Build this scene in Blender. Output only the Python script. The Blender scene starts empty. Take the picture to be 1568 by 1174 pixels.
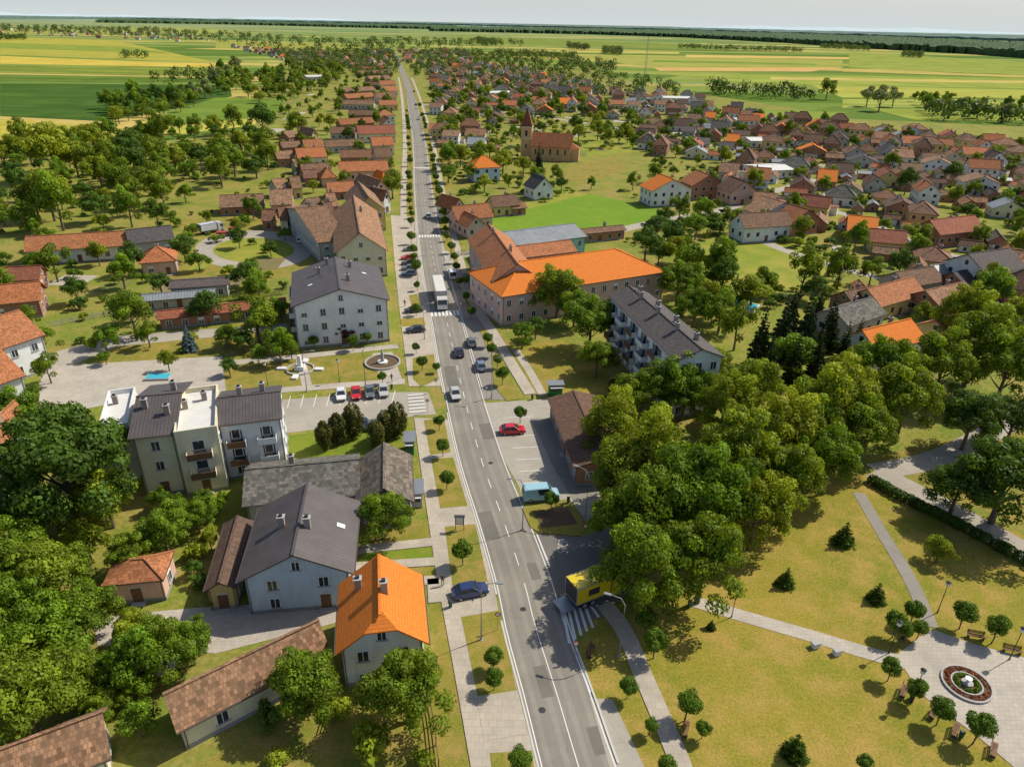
import bpy, math, random
import numpy as np
from mathutils import Vector, Matrix
random.seed(7)
# ---------------------------------------------------------------- camera model / survey
W0,H0,F=1568.0,1174.0,1088.0
PITCH=math.radians(26.9); ROLL=math.radians(1.1); ALT=60.0
fw=Vector((0,math.cos(PITCH),-math.sin(PITCH))); r0=Vector((1,0,0)); u0=r0.cross(fw)
rt=r0*math.cos(ROLL)+u0*math.sin(ROLL); up=-r0*math.sin(ROLL)+u0*math.cos(ROLL)
CAM=Vector((0,0,ALT))
def P(u,v,z=0.0):
    d=fw+rt*((u-W0/2)/F)+up*((H0/2-v)/F)
    t=(z-ALT)/d.z
    return CAM+d*t
def depth(p): return (p-CAM).dot(fw)
sc=bpy.context.scene
cam=bpy.data.cameras.new("camera"); co=bpy.data.objects.new("camera",cam); sc.collection.objects.link(co)
M=Matrix((rt,up,-fw)).transposed().to_4x4(); M.translation=CAM; co.matrix_world=M
cam.sensor_width=36; cam.lens=36*F/W0; cam.clip_end=100000; cam.clip_start=1; sc.camera=co
sc.view_settings.view_transform='Standard'; sc.view_settings.look='None'; sc.view_settings.exposure=0
# ---------------------------------------------------------------- light
SE=math.radians(47); SAZ=math.radians(63)
sdir=Vector((math.cos(SE)*math.sin(SAZ),math.cos(SE)*math.cos(SAZ),math.sin(SE)))
w=bpy.data.worlds.new("World"); sc.world=w; w.use_nodes=True
nt=w.node_tree; bg=nt.nodes['Background']; sky=nt.nodes.new('ShaderNodeTexSky'); sky.sky_type='NISHITA'
sky.sun_disc=False; sky.sun_elevation=SE; sky.sun_rotation=SAZ; sky.air_density=1.0; sky.dust_density=1.5
tcw=nt.nodes.new('ShaderNodeTexCoord'); sx=nt.nodes.new('ShaderNodeSeparateXYZ'); nt.links.new(tcw.outputs['Generated'],sx.inputs[0])
mrw=nt.nodes.new('ShaderNodeMapRange'); mrw.inputs[1].default_value=0.0; mrw.inputs[2].default_value=.14; mrw.inputs[3].default_value=1; mrw.inputs[4].default_value=0; nt.links.new(sx.outputs[2],mrw.inputs[0])
mxw=nt.nodes.new('ShaderNodeMix'); mxw.data_type='RGBA'; nt.links.new(mrw.outputs[0],mxw.inputs[0]); nt.links.new(sky.outputs[0],mxw.inputs[6]); mxw.inputs[7].default_value=(5.3,5.75,5.8,1)
nt.links.new(mxw.outputs[2],bg.inputs[0]); bg.inputs[1].default_value=0.12
sl=bpy.data.lights.new("sun",'SUN'); sl.energy=5.0; sl.angle=math.radians(0.5); sl.color=(1,0.93,0.79)
so=bpy.data.objects.new("sun",sl); sc.collection.objects.link(so); so.rotation_euler=sdir.to_track_quat('Z','Y').to_euler()
# ---------------------------------------------------------------- materials
def newmat(name):
    m=bpy.data.materials.new(name); m.use_nodes=True; nt=m.node_tree
    return m,nt,nt.nodes['Principled BSDF']
def N(nt,t,**k):
    n=nt.nodes.new(t)
    for a,b in k.items(): setattr(n,a,b)
    return n
def noise(nt,vec,scale,detail=3,rough=.6):
    n=N(nt,'ShaderNodeTexNoise'); n.inputs['Scale'].default_value=scale; n.inputs['Detail'].default_value=detail; n.inputs['Roughness'].default_value=rough
    nt.links.new(vec,n.inputs['Vector']); return n.outputs[0]
def ramp(nt,fac,stops,interp='LINEAR'):
    r=N(nt,'ShaderNodeValToRGB'); r.color_ramp.interpolation=interp
    e=r.color_ramp.elements
    while len(e)<len(stops): e.new(.5)
    for i,(p,c) in enumerate(stops):
        e[i].position=p; e[i].color=(c[0],c[1],c[2],1) if hasattr(c,'__len__') else (c,c,c,1)
    nt.links.new(fac,r.inputs[0]); return r.outputs[0]
def mix(nt,fac,a,b,bt='MIX'):
    n=N(nt,'ShaderNodeMix',data_type='RGBA',blend_type=bt)
    for s,v in ((0,fac),(6,a),(7,b)):
        if isinstance(v,(int,float)): n.inputs[s].default_value=v if s==0 else (v,v,v,1)
        elif isinstance(v,(tuple,list)): n.inputs[s].default_value=(v[0],v[1],v[2],1)
        else: nt.links.new(v,n.inputs[s])
    return n.outputs[2]
def bump(nt,b,h,strength=.3,dist=.05):
    n=N(nt,'ShaderNodeBump'); n.inputs['Strength'].default_value=strength; n.inputs['Distance'].default_value=dist
    nt.links.new(h,n.inputs['Height']); nt.links.new(n.outputs[0],b.inputs['Normal'])
def geo(nt): return N(nt,'ShaderNodeNewGeometry').outputs['Position']
def objc(nt): return N(nt,'ShaderNodeTexCoord').outputs['Object']
def mul(c,k): return tuple(x*k for x in c)
def m_plain(name,c,rough=.7,var=.25,scale=1.5,metal=0,spec=.3):
    m,nt,b=newmat(name); v=objc(nt)
    n1=noise(nt,v,scale,4); n2=noise(nt,v,scale*9,2)
    c1=mix(nt,n1,mul(c,1-var),mul(c,1+var)); c2=mix(nt,.25,c1,mix(nt,n2,mul(c,.6),mul(c,1.35)))
    nt.links.new(c2,b.inputs['Base Color']); b.inputs['Roughness'].default_value=rough; b.inputs['Metallic'].default_value=metal
    b.inputs['Specular IOR Level'].default_value=spec
    return m
def m_wall(name,c):
    m,nt,b=newmat(name); v=objc(nt)
    n1=noise(nt,v,.35,5); mp=N(nt,'ShaderNodeMapping'); mp.inputs['Scale'].default_value=(3,3,.25); nt.links.new(v,mp.inputs[0])
    n2=noise(nt,mp.outputs[0],1.2,4)
    c1=mix(nt,ramp(nt,n1,[(.3,0),(.7,1)]),mul(c,.86),mul(c,1.06)); c2=mix(nt,ramp(nt,n2,[(.5,0),(.8,.5)]),c1,mul(c,.62))
    nt.links.new(c2,b.inputs['Base Color']); b.inputs['Roughness'].default_value=.9; b.inputs['Specular IOR Level'].default_value=.15
    bump(nt,b,noise(nt,v,18,2),.2,.02); return m
def m_tile(name,c,old=.5,rnd=.25,bw=.26,rh=.36):
    m,nt,b=newmat(name); uv=N(nt,'ShaderNodeTexCoord').outputs['UV']; v=objc(nt)
    br=N(nt,'ShaderNodeTexBrick'); nt.links.new(uv,br.inputs['Vector']); br.offset=.5
    br.inputs['Scale'].default_value=1; br.inputs['Brick Width'].default_value=bw; br.inputs['Row Height'].default_value=rh
    br.inputs['Mortar Size'].default_value=.022; br.inputs['Mortar Smooth'].default_value=.4; br.inputs['Bias'].default_value=-.1
    k=.12+.75*old
    br.inputs['Color1'].default_value=(*mul(c,1-k*.6),1); br.inputs['Color2'].default_value=(*mul(c,1+k*.5),1); br.inputs['Mortar'].default_value=(*mul(c,.45),1)
    n1=noise(nt,v,.45,6,.7); n2=noise(nt,v,3.5,4,.7)
    g=(c[0]*.55,c[1]*.68,c[2]*.72)
    c1=mix(nt,ramp(nt,n1,[(.42,0),(.68,.75*old)]),br.outputs[0],mix(nt,n2,mul(g,.6),mul(g,1.2)))
    c1=mix(nt,ramp(nt,n2,[(.55,0),(.75,.6*old)]),c1,mul(c,.35))
    oi=N(nt,'ShaderNodeObjectInfo').outputs['Random']
    c1=mix(nt,1.0,c1,ramp(nt,oi,[(0,(1-rnd,1-rnd,1-rnd)),(.5,(1,1+rnd*.2,1+rnd*.3)),(1,(1+rnd*.5,1,1-rnd*.3))]),'MULTIPLY')
    nt.links.new(c1,b.inputs['Base Color']); b.inputs['Roughness'].default_value=.85; b.inputs['Specular IOR Level'].default_value=.2
    bump(nt,b,br.outputs[1],-.5,.04); return m
def m_seam(name,c,pitch=.45,rough=.5):
    m,nt,b=newmat(name); uv=N(nt,'ShaderNodeTexCoord').outputs['UV']; v=objc(nt)
    wv=N(nt,'ShaderNodeTexWave',wave_type='BANDS',bands_direction='X',wave_profile='SAW'); wv.inputs['Scale'].default_value=1/(pitch*3.2); nt.links.new(uv,wv.inputs[0])
    s=ramp(nt,wv.outputs[1],[(.0,1),(.12,.75),(.2,0),(.9,0),(1,.8)])
    n1=noise(nt,v,.5,5)
    c1=mix(nt,ramp(nt,n1,[(.3,0),(.7,1)]),mul(c,.8),mul(c,1.2)); c1=mix(nt,s,c1,mul(c,.5))
    nt.links.new(c1,b.inputs['Base Color']); b.inputs['Roughness'].default_value=rough; b.inputs['Specular IOR Level'].default_value=.4
    bump(nt,b,s,.5,.03); return m
def m_ground(name,cols,scales=(.04,.5,5),b3=.35):
    m,nt,b=newmat(name); v=geo(nt)
    a=noise(nt,v,scales[0],6,.7); c=noise(nt,v,scales[1],6,.7); d=noise(nt,v,scales[2],3,.7)
    c1=mix(nt,ramp(nt,a,[(.4,0),(.6,1)]),cols[0],cols[1])
    c1=mix(nt,ramp(nt,c,[(.44,0),(.62,.9)]),c1,cols[2])
    c1=mix(nt,b3,c1,mix(nt,ramp(nt,d,[(.35,0),(.65,1)]),mul(cols[0],.35),mul(cols[2],1.5)))
    nt.links.new(c1,b.inputs['Base Color']); b.inputs['Roughness'].default_value=.95; b.inputs['Specular IOR Level'].default_value=.1
    bump(nt,b,d,.5,.08); return m
def m_asph(name,c,crack=.5):
    m,nt,b=newmat(name); v=geo(nt)
    a=noise(nt,v,.12,5,.7); c2=noise(nt,v,1.6,4,.7); d=noise(nt,v,25,2)
    x=mix(nt,ramp(nt,a,[(.35,0),(.65,1)]),mul(c,.84),mul(c,1.12)); x=mix(nt,ramp(nt,c2,[(.5,0),(.72,.3)]),x,mul(c,.6))
    x=mix(nt,.2,x,mix(nt,d,mul(c,.4),mul(c,1.6)))
    vo=N(nt,'ShaderNodeTexVoronoi',feature='DISTANCE_TO_EDGE'); vo.inputs['Scale'].default_value=.16; nt.links.new(v,vo.inputs[0])
    x=mix(nt,ramp(nt,vo.outputs[0],[(0,crack),(.008,0)]),x,mul(c,.5))
    nt.links.new(x,b.inputs['Base Color']); b.inputs['Roughness'].default_value=.85; b.inputs['Specular IOR Level'].default_value=.25
    return m
def m_pave(name,c,s=.6):
    m,nt,b=newmat(name); v=geo(nt)
    br=N(nt,'ShaderNodeTexBrick'); nt.links.new(v,br.inputs[0]); br.inputs['Scale'].default_value=1; br.inputs['Brick Width'].default_value=s; br.inputs['Row Height'].default_value=s; br.inputs['Mortar Size'].default_value=.02
    br.inputs['Color1'].default_value=(*mul(c,.93),1); br.inputs['Color2'].default_value=(*mul(c,1.06),1); br.inputs['Mortar'].default_value=(*mul(c,.72),1)
    a=noise(nt,v,.25,5,.7); x=mix(nt,ramp(nt,a,[(.42,0),(.72,.6)]),br.outputs[0],mul(c,.58))
    nt.links.new(x,b.inputs['Base Color']); b.inputs['Roughness'].default_value=.9; return m
def m_leaf(name,ca,cb,trans=.35):
    m,nt,b=newmat(name)
    at=N(nt,'ShaderNodeAttribute',attribute_name='tint'); oi=N(nt,'ShaderNodeObjectInfo').outputs['Random']
    v=geo(nt); n=noise(nt,v,.35,3)
    c=mix(nt,oi,ca,cb); c=mix(nt,ramp(nt,n,[(.35,0),(.65,.5)]),c,cb)
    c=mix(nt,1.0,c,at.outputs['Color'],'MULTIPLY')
    nt.links.new(c,b.inputs['Base Color']); b.inputs['Roughness'].default_value=.6; b.inputs['Specular IOR Level'].default_value=.2
    t=N(nt,'ShaderNodeBsdfTranslucent'); nt.links.new(mix(nt,1.0,c,(1.6,1.4,.4),'MULTIPLY'),t.inputs[0])
    ms=N(nt,'ShaderNodeMixShader'); ms.inputs[0].default_value=trans; nt.links.new(b.outputs[0],ms.inputs[1]); nt.links.new(t.outputs[0],ms.inputs[2])
    nt.links.new(ms.outputs[0],nt.nodes['Material Output'].inputs[0]); return m
def m_fields():
    m,nt,b=newmat("field_ground"); v=geo(nt)
    mp=N(nt,'ShaderNodeMapping'); mp.inputs['Rotation'].default_value=(0,0,.12); mp.inputs['Scale'].default_value=(1/520,1/75,1); nt.links.new(v,mp.inputs[0])
    vo=N(nt,'ShaderNodeTexVoronoi',distance='CHEBYCHEV'); vo.inputs['Scale'].default_value=1; vo.inputs['Randomness'].default_value=.85; nt.links.new(mp.outputs[0],vo.inputs[0])
    sp=N(nt,'ShaderNodeSeparateColor'); nt.links.new(vo.outputs['Color'],sp.inputs[0])
    c=ramp(nt,sp.outputs[0],[(0,(.11,.18,.04)),(.18,(.20,.26,.06)),(.34,(.40,.35,.09)),(.46,(.09,.16,.03)),(.58,(.27,.30,.08)),(.72,(.50,.38,.12)),(.84,(.16,.23,.05))],'CONSTANT')
    n=noise(nt,v,.01,6,.7); c=mix(nt,ramp(nt,n,[(.45,0),(.75,.5)]),c,(.19,.23,.05)); n2=noise(nt,v,.15,4); c=mix(nt,ramp(nt,n2,[(.45,0),(.75,.3)]),c,(.09,.13,.03))
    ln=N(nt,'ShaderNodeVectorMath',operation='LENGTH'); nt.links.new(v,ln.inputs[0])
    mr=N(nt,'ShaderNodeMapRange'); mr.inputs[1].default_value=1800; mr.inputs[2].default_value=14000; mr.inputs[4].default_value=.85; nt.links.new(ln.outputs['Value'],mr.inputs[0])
    c=mix(nt,mr.outputs[0],c,(.25,.33,.27))  # aerial haze painted into the ground colour, paler with distance
    nt.links.new(c,b.inputs['Base Color']); b.inputs['Roughness'].default_value=1; b.inputs['Specular IOR Level'].default_value=0; return m
def m_crop(name,c,c2,rot,pitch=6):
    m,nt,b=newmat(name); v=geo(nt); mp=N(nt,'ShaderNodeMapping'); mp.inputs['Rotation'].default_value=(0,0,rot); mp.inputs['Scale'].default_value=(.004,1/pitch,1); nt.links.new(v,mp.inputs[0])
    n=noise(nt,mp.outputs[0],.3,4,.75); n2=noise(nt,v,.02,6,.7)
    x=mix(nt,ramp(nt,n,[(.42,0),(.58,1)]),c,c2); x=mix(nt,ramp(nt,n2,[(.4,0),(.65,.7)]),x,mul(c,.68))
    nt.links.new(x,b.inputs['Base Color']); b.inputs['Roughness'].default_value=1; b.inputs['Specular IOR Level'].default_value=0; return m
T_new=m_tile("roof_tile_orange",(.70,.20,.03),.06,.05)
T_or=m_tile("roof_tile_terracotta",(.46,.175,.075),.65)
T_br=m_tile("roof_tile_brown",(.27,.145,.09),.9)
T_red=m_tile("roof_tile_red",(.34,.12,.07),.6)
T_old=m_tile("roof_tile_weathered",(.34,.19,.11),1.0,bw=.34,rh=.46)
T_dk=m_seam("roof_sheet_dark",(.095,.08,.078))
T_gy=m_seam("roof_sheet_grey",(.24,.26,.27),.6)
T_cor=m_tile("roof_fibre_cement",(.17,.15,.125),.9,bw=.5,rh=.5)
T_cg=m_tile("roof_tile_charcoal",(.115,.10,.098),.5)
T_db=m_tile("roof_tile_dark_brown",(.15,.09,.065),.5)
Ww=m_wall("stucco_white",(.72,.73,.72)); Wc=m_wall("stucco_cream",(.70,.64,.46)); Wp=m_wall("stucco_pink",(.58,.42,.38))
Wb=m_wall("stucco_blue",(.50,.60,.70)); Wy=m_wall("stucco_yellow",(.62,.48,.2)); Wt=m_wall("stucco_teal",(.25,.6,.55)); Wg=m_wall("stucco_grey",(.46,.46,.44))
Wk=m_wall("brick_wall",(.38,.19,.12)); Wsal=m_wall("stucco_salmon",(.64,.42,.32))
GL,_n,_b=newmat("window_glass"); _b.inputs['Base Color'].default_value=(.03,.04,.05,1); _b.inputs['Roughness'].default_value=.08; _b.inputs['Specular IOR Level'].default_value=.6
FR=m_plain("window_frame_white",(.7,.7,.7),.5,.05); DK=m_plain("dark_metal",(.04,.04,.045),.5,.2); WD=m_plain("wood_brown",(.16,.08,.04),.7,.4,4)
CN=m_plain("concrete",(.38,.37,.35),.9,.2); CH=m_plain("chimney_plaster",(.3,.25,.22),.9,.3); MT=m_plain("galvanised_metal",(.35,.36,.37),.4,.15,2,.6)
GU=m_plain("gutter_brown",(.10,.075,.065),.5,.1)
TR=m_plain("rubber",(.02,.02,.02),.8,.2); WH=m_plain("white_terrace",(.60,.59,.56),.8,.25,.8); RB=m_plain("red_lamp",(.4,.02,.02),.3,.1); PL=m_wall("plinth_grey",(.3,.29,.28))
BARK=m_plain("bark",(.14,.11,.08),.95,.4,3)
L_a=m_leaf("leaves_green",(.095,.175,.010),(.145,.225,.014)); L_b=m_leaf("leaves_dark",(.055,.112,.012),(.08,.14,.015),.3); L_y=m_leaf("leaves_yellow_green",(.18,.24,.012),(.235,.275,.02))
L_m=m_leaf("leaves_mid",(.12,.195,.012),(.175,.235,.016)); L_g=m_leaf("leaves_globe",(.08,.16,.012),(.12,.2,.014),.25)
L_c=m_leaf("needles_dark",(.022,.048,.014),(.04,.068,.016),.1); L_ol=m_leaf("leaves_olive",(.085,.095,.015),(.12,.12,.02),.15); L_bs=m_leaf("needles_blue",(.12,.17,.17),(.14,.2,.2),.1); L_pu=m_leaf("leaves_purple",(.06,.018,.022),(.07,.02,.025)); L_wi=m_leaf("leaves_willow",(.2,.24,.10),(.23,.27,.12))
L_far=m_leaf("leaves_far",(.06,.105,.018),(.10,.15,.025),.2)
G_gard=m_ground("garden_ground",[(.13,.19,.02),(.21,.24,.03),(.30,.23,.07)],(.03,.12,1.5),.25)
G_dry=m_ground("dry_lawn",[(.16,.185,.016),(.25,.22,.026),(.36,.245,.065)],(.05,.22,4),.25)
G_lawn=m_ground("green_lawn",[(.10,.19,.012),(.15,.22,.018),(.22,.22,.035)],(.08,.6,6),.25)
G_verge=m_ground("verge_grass",[(.13,.175,.018),(.23,.205,.03),(.33,.23,.07)],(.12,.4,6),.25)
G_mead=m_ground("meadow",[(.13,.25,.02),(.17,.28,.025),(.15,.22,.02)],(.04,.3,4),.12)
G_plot=m_ground("vegetable_plot",[(.10,.17,.02),(.15,.2,.03),(.22,.19,.07)],(.3,.8,3),.3)
G_yel=m_ground("dry_meadow",[(.23,.26,.03),(.35,.29,.06),(.18,.23,.03)],(.04,.15,3),.2)
A_main=m_asph("asphalt_main",(.225,.205,.17),.25); A_trk=m_asph("asphalt_worn_track",(.26,.238,.198),.2); A_patch=m_asph("asphalt_patch",(.16,.148,.125),.1); A_side=m_asph("asphalt_side",(.25,.23,.195)); A_dark=m_asph("asphalt_layby",(.17,.158,.14)); A_lt=m_asph("asphalt_light",(.36,.325,.27))
C_pv=m_pave("pavement_slabs",(.43,.375,.30),.8); C_pl=m_pave("plaza_slabs",(.44,.39,.325),.5); C_kb=m_plain("kerb_stone",(.52,.5,.45),.9,.15)
PW=m_plain("road_paint_white",(.66,.66,.64),.7,.2,3); PWo=m_plain("road_paint_worn",(.42,.41,.39),.8,.35,3); SOIL=m_plain("flower_bed_soil",(.12,.08,.045),.95,.4,3)
S_soil=m_ground("tilled_soil",[(.22,.16,.09),(.28,.20,.12),(.16,.16,.05)],(.05,.4,4),.3)
WAT=m_plain("pool_water",(.05,.42,.55),.1,.1)
# ---------------------------------------------------------------- mesh builder
class MB:
    def __init__(s): s.v=[];s.f=[];s.m=[];s.mats=[]
    def mi(s,m):
        if m not in s.mats: s.mats.append(m)
        return s.mats.index(m)
    def add(s,vs,fs,m):
        o=len(s.v); s.v+= [tuple(v) for v in vs]; k=s.mi(m)
        for f in fs: s.f.append([o+i for i in f]); s.m.append(k)
    def box(s,cx,cy,cz,sx,sy,sz,m,rz=0,taper=1.0):
        c,sn=math.cos(rz),math.sin(rz); vs=[]
        for z,t in ((-.5,1),(.5,taper)):
            for x,y in ((-.5,-.5),(.5,-.5),(.5,.5),(-.5,.5)):
                X,Y=x*sx*t,y*sy*t; vs.append((cx+X*c-Y*sn,cy+X*sn+Y*c,cz+z*sz))
        s.add(vs,[(3,2,1,0),(4,5,6,7),(0,1,5,4),(1,2,6,5),(2,3,7,6),(3,0,4,7)],m)
    def slab(s,top,th,m):
        n=len(top); bot=[(x,y,z-th) for x,y,z in top]
        s.add(list(top)+bot,[tuple(range(n)),tuple(range(2*n-1,n-1,-1))]+[(i,i+n,(i+1)%n+n,(i+1)%n) for i in range(n)],m)
    def prism(s,pts,y0,y1,m,axis='y'):
        n=len(pts)
        if axis=='y': a=[(x,y0,z) for x,z in pts]; b=[(x,y1,z) for x,z in pts]
        else: a=[(y0,x,z) for x,z in pts]; b=[(y1,x,z) for x,z in pts]
        s.add(a+b,[tuple(range(n)),tuple(range(2*n-1,n-1,-1))]+[(i,i+n,(i+1)%n+n,(i+1)%n) for i in range(n)],m)
    def tube(s,pts,rs,m,n=8,cap=True):
        o=[];pts=[Vector(p) for p in pts]
        for i,p in enumerate(pts):
            d=(pts[min(i+1,len(pts)-1)]-pts[max(i-1,0)]).normalized(); a=d.cross(Vector((0,0,1)))
            if a.length<.05: a=d.cross(Vector((1,0,0)))
            a.normalize(); b=d.cross(a)
            for k in range(n):
                t=2*math.pi*k/n; o.append(p+a*math.cos(t)*rs[i]+b*math.sin(t)*rs[i])
        fs=[(i*n+k,i*n+(k+1)%n,(i+1)*n+(k+1)%n,(i+1)*n+k) for i in range(len(pts)-1) for k in range(n)]
        if cap: fs+=[tuple(range(n-1,-1,-1)),tuple((len(pts)-1)*n+k for k in range(n))]
        s.add(o,fs,m)
    def mesh(s,name):
        me=bpy.data.meshes.new(name); me.from_pydata(s.v,[],s.f)
        for m in s.mats: me.materials.append(m)
        me.polygons.foreach_set('material_index',s.m)
        uv=me.uv_layers.new(name='UVMap'); Z=Vector((0,0,1))
        for p in me.polygons:
            n=p.normal
            t=Z.cross(n)
            t=Vector((1,0,0)) if t.length<.02 else t.normalized()
            b=n.cross(t)
            for li in p.loop_indices:
                q=me.vertices[me.loops[li].vertex_index].co; uv.data[li].uv=(q.dot(t),q.dot(b))
        me.update(); return me
    def obj(s,name,loc=(0,0,0),rz=0,scale=1):
        return put(name,s.mesh(name),loc,rz,scale)
def put(name,me,loc,rz=0,scale=1):
    o=bpy.data.objects.new(name,me); o.location=loc; o.rotation_euler=(0,0,rz)
    o.scale=(scale,)*3 if isinstance(scale,(int,float)) else scale
    sc.collection.objects.link(o); return o
# ---------------------------------------------------------------- ground sheets
ROADS=[]   # (list of xy, halfwidth)
RECTS=[]   # (cx,cy,hx,hy,ang)
def sheet(name,px,z,m,th=0):
    pts=[P(u,v,z) for u,v in px]
    mb=MB(); 
    a=sum(pts[i].x*pts[(i+1)%len(pts)].y-pts[(i+1)%len(pts)].x*pts[i].y for i in range(len(pts)))
    if a<0: pts=pts[::-1]
    if th: mb.slab([tuple(p) for p in pts],th,m)
    else: mb.add(pts,[tuple(range(len(pts)))],m)
    return mb.obj(name)
def cat(pts,k=8):
    out=[]
    for i in range(len(pts)-1):
        p0,p1,p2,p3=pts[max(i-1,0)],pts[i],pts[i+1],pts[min(i+2,len(pts)-1)]
        for j in range(k):
            t=j/k; out.append(.5*((2*p1)+(p2-p0)*t+(2*p0-5*p1+4*p2-p3)*t*t+(3*p1-p0-3*p2+p3)*t**3))
    out.append(pts[-1]); return out
def offs(line,d):
    out=[]
    for i,p in enumerate(line):
        t=(line[min(i+1,len(line)-1)]-line[max(i-1,0)]).normalized(); out.append(p+Vector((t.y,-t.x,0))*d)
    return out
def band(name,line,d0,d1,z,m,th=0,mb=None):
    a=offs(line,d0); b=offs(line,d1); own=mb is None; mb=mb or MB()
    n=len(line); vs=[(p.x,p.y,z) for p in a]+[(p.x,p.y,z) for p in b]
    fs=[(i,i+n,i+n+1,i+1) for i in range(n-1)]
    if th:
        vs+=[(p.x,p.y,z-th) for p in a]+[(p.x,p.y,z-th) for p in b]
        fs+=[(i,i+1,i+1+2*n,i+2*n) for i in range(n-1)]+[(i+n,i+3*n,i+1+3*n,i+1+n) for i in range(n-1)]
        fs+=[(0,2*n,3*n,n),(n-1,2*n-1,4*n-1,3*n-1)]
    mb.add(vs,fs,m)
    if own: return mb.obj(name)
def ribbon(name,px,wd,z,m,th=0,smooth=True):
    l=[P(u,v,0) for u,v in px]; l=cat(l,6) if smooth and len(l)>2 else l
    ROADS.append(([(p.x,p.y) for p in l],wd/2))
    return band(name,l,-wd/2,wd/2,z,m,th)
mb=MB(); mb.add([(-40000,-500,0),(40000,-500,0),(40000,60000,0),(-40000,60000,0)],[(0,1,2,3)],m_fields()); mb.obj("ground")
crops=[([(0,57),(175,62),(335,97),(0,84)],(.42,.36,.07),(.30,.32,.06)),([(0,86),(335,99),(335,104),(0,98)],(.58,.42,.08),(.46,.40,.08)),
([(0,100),(335,106),(345,118),(0,112)],(.16,.22,.04),(.30,.30,.06)),([(0,114),(345,120),(352,128),(0,126)],(.10,.17,.03),(.16,.22,.05)),([(0,128),(352,130),(355,148),(165,186),(0,178)],(.055,.115,.025),(.08,.145,.03)),
([(0,182),(150,194),(150,230),(0,236)],(.50,.40,.07),(.34,.34,.06)),([(150,200),(385,180),(390,192),(200,215),(150,222)],(.34,.36,.06),(.50,.42,.09)),([(330,150),(440,150),(420,178),(200,198),(260,172)],(.13,.21,.04),(.18,.25,.04)),
([(700,56),(1100,70),(1100,78),(700,66)],(.16,.23,.05),(.26,.28,.07)),([(860,84),(1290,92),(1290,104),(1000,104)],(.38,.36,.09),(.24,.28,.07)),([(1000,104),(1290,104),(1240,110),(1010,109)],(.58,.37,.14),(.5,.36,.12)),
([(1000,112),(1568,120),(1568,136),(1150,128)],(.24,.30,.06),(.33,.36,.08)),([(1240,130),(1568,138),(1568,150),(1290,150)],(.42,.41,.09),(.3,.34,.07)),([(1290,152),(1568,153),(1568,165),(1290,165)],(.24,.30,.07),(.42,.41,.1)),
([(1300,80),(1568,95),(1568,116),(1300,104)],(.22,.29,.06),(.33,.34,.08)),([(330,62),(560,72),(560,80),(330,74)],(.36,.35,.08),(.24,.28,.06)),([(-10,44),(300,44),(420,52),(0,54)],(.24,.29,.07),(.40,.37,.1)),
([(1060,165),(1300,172),(1200,200),(1050,185)],(.24,.29,.06),(.17,.25,.05)),([(1050,84),(1300,88),(1300,91),(1050,88)],(.6,.42,.14),(.5,.4,.12)),([(760,76),(1040,80),(1040,83),(760,79)],(.5,.42,.12),(.4,.38,.1)),([(1180,118),(1568,124),(1568,128),(1180,122)],(.55,.42,.13),(.45,.4,.12)),([(0,66),(200,72),(260,82),(0,74)],(.2,.27,.05),(.28,.32,.06)),
([(1330,166),(1568,168),(1568,185),(1400,184)],(.3,.34,.07),(.2,.28,.05)),([(1000,92),(1250,98),(1250,100),(1000,95)],(.2,.28,.05),(.16,.24,.04)),([(1290,106),(1568,116),(1568,119),(1290,110)],(.5,.38,.12),(.42,.36,.1))]
for i,(px,c,c2) in enumerate(crops): sheet("farm_field",px,.08+.004*i,m_crop("crop_%d"%i,c,c2,random.uniform(-.2,.2)))
VILL=[(-400,1500),(-60,232),(150,235),(390,196),(400,150),(430,110),(600,88),(760,92),(930,115),(1010,135),(1180,160),(1300,182),(1700,200),(2200,1500)]
sheet("garden_ground",VILL,.02,G_gard)
# ---------------------------------------------------------------- main road
CL=[(604,80),(612,100),(624,130),(639,200),(649,300),(664,400),(686,500),(709,600),(736,700),(772,800),(802,890),(820,960),(852,1060),(888,1180),(930,1300)]
line=cat([P(u,v) for u,v in CL],10)
for p in line: p.z=0
RW=3.5
ROADS.append(([(p.x,p.y) for p in line],RW+1.5))
band("main_road",line,-RW,RW,.05,A_main)
tk=MB()
for d in (-2.55,-.95,.95,2.55): band("",line,d-.28,d+.28,.0525,A_trk,mb=tk)
tk.obj("worn_tyre_track")
def arclen(l):
    s=[0]
    for i in range(1,len(l)): s.append(s[-1]+(l[i]-l[i-1]).length)
    return s
AL=arclen(line)
def at(s):
    for i in range(1,len(line)):
        if AL[i]>=s or i==len(line)-1:
            t=(s-AL[i-1])/max(AL[i]-AL[i-1],1e-6); return line[i-1].lerp(line[i],t),(line[i]-line[i-1]).normalized()
def s_at(v):
    y=P(700,v).y
    b=min(range(len(line)),key=lambda i:abs(line[i].y-y)); return AL[b]
def sub(s0,s1,n=2):
    return [at(s0+(s1-s0)*i/n)[0] for i in range(n+1)]
mk=MB(); TOT=AL[-1]; s=TOT-1
while s>s_at(135):
    if s>s_at(960): band("",sub(s-5.6,s),-.05,.05,.056,PW,mb=mk)
    else: band("",sub(s-2.4,s),-.055,.055,.056,PW,mb=mk)
    s-=5.6
s0=s_at(200); n=int((TOT-s0)/3)
for d in (-RW+.22,RW-.22): band("",[at(s0+i*3)[0] for i in range(n)],d-.06,d+.06,.057,PW,mb=mk)
def zebra(v,nb=8,ln=3.2):
    s=s_at(v)
    for i in range(nb):
        d=-RW+.5+(2*RW-1)*i/(nb-1); band("",sub(s-ln/2,s+ln/2),d-.25,d+.25,.0595,PW,mb=mk)
zebra(484); zebra(254); zebra(366,8,2.5)
mk.obj("road_markings")
pt=MB()
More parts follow.
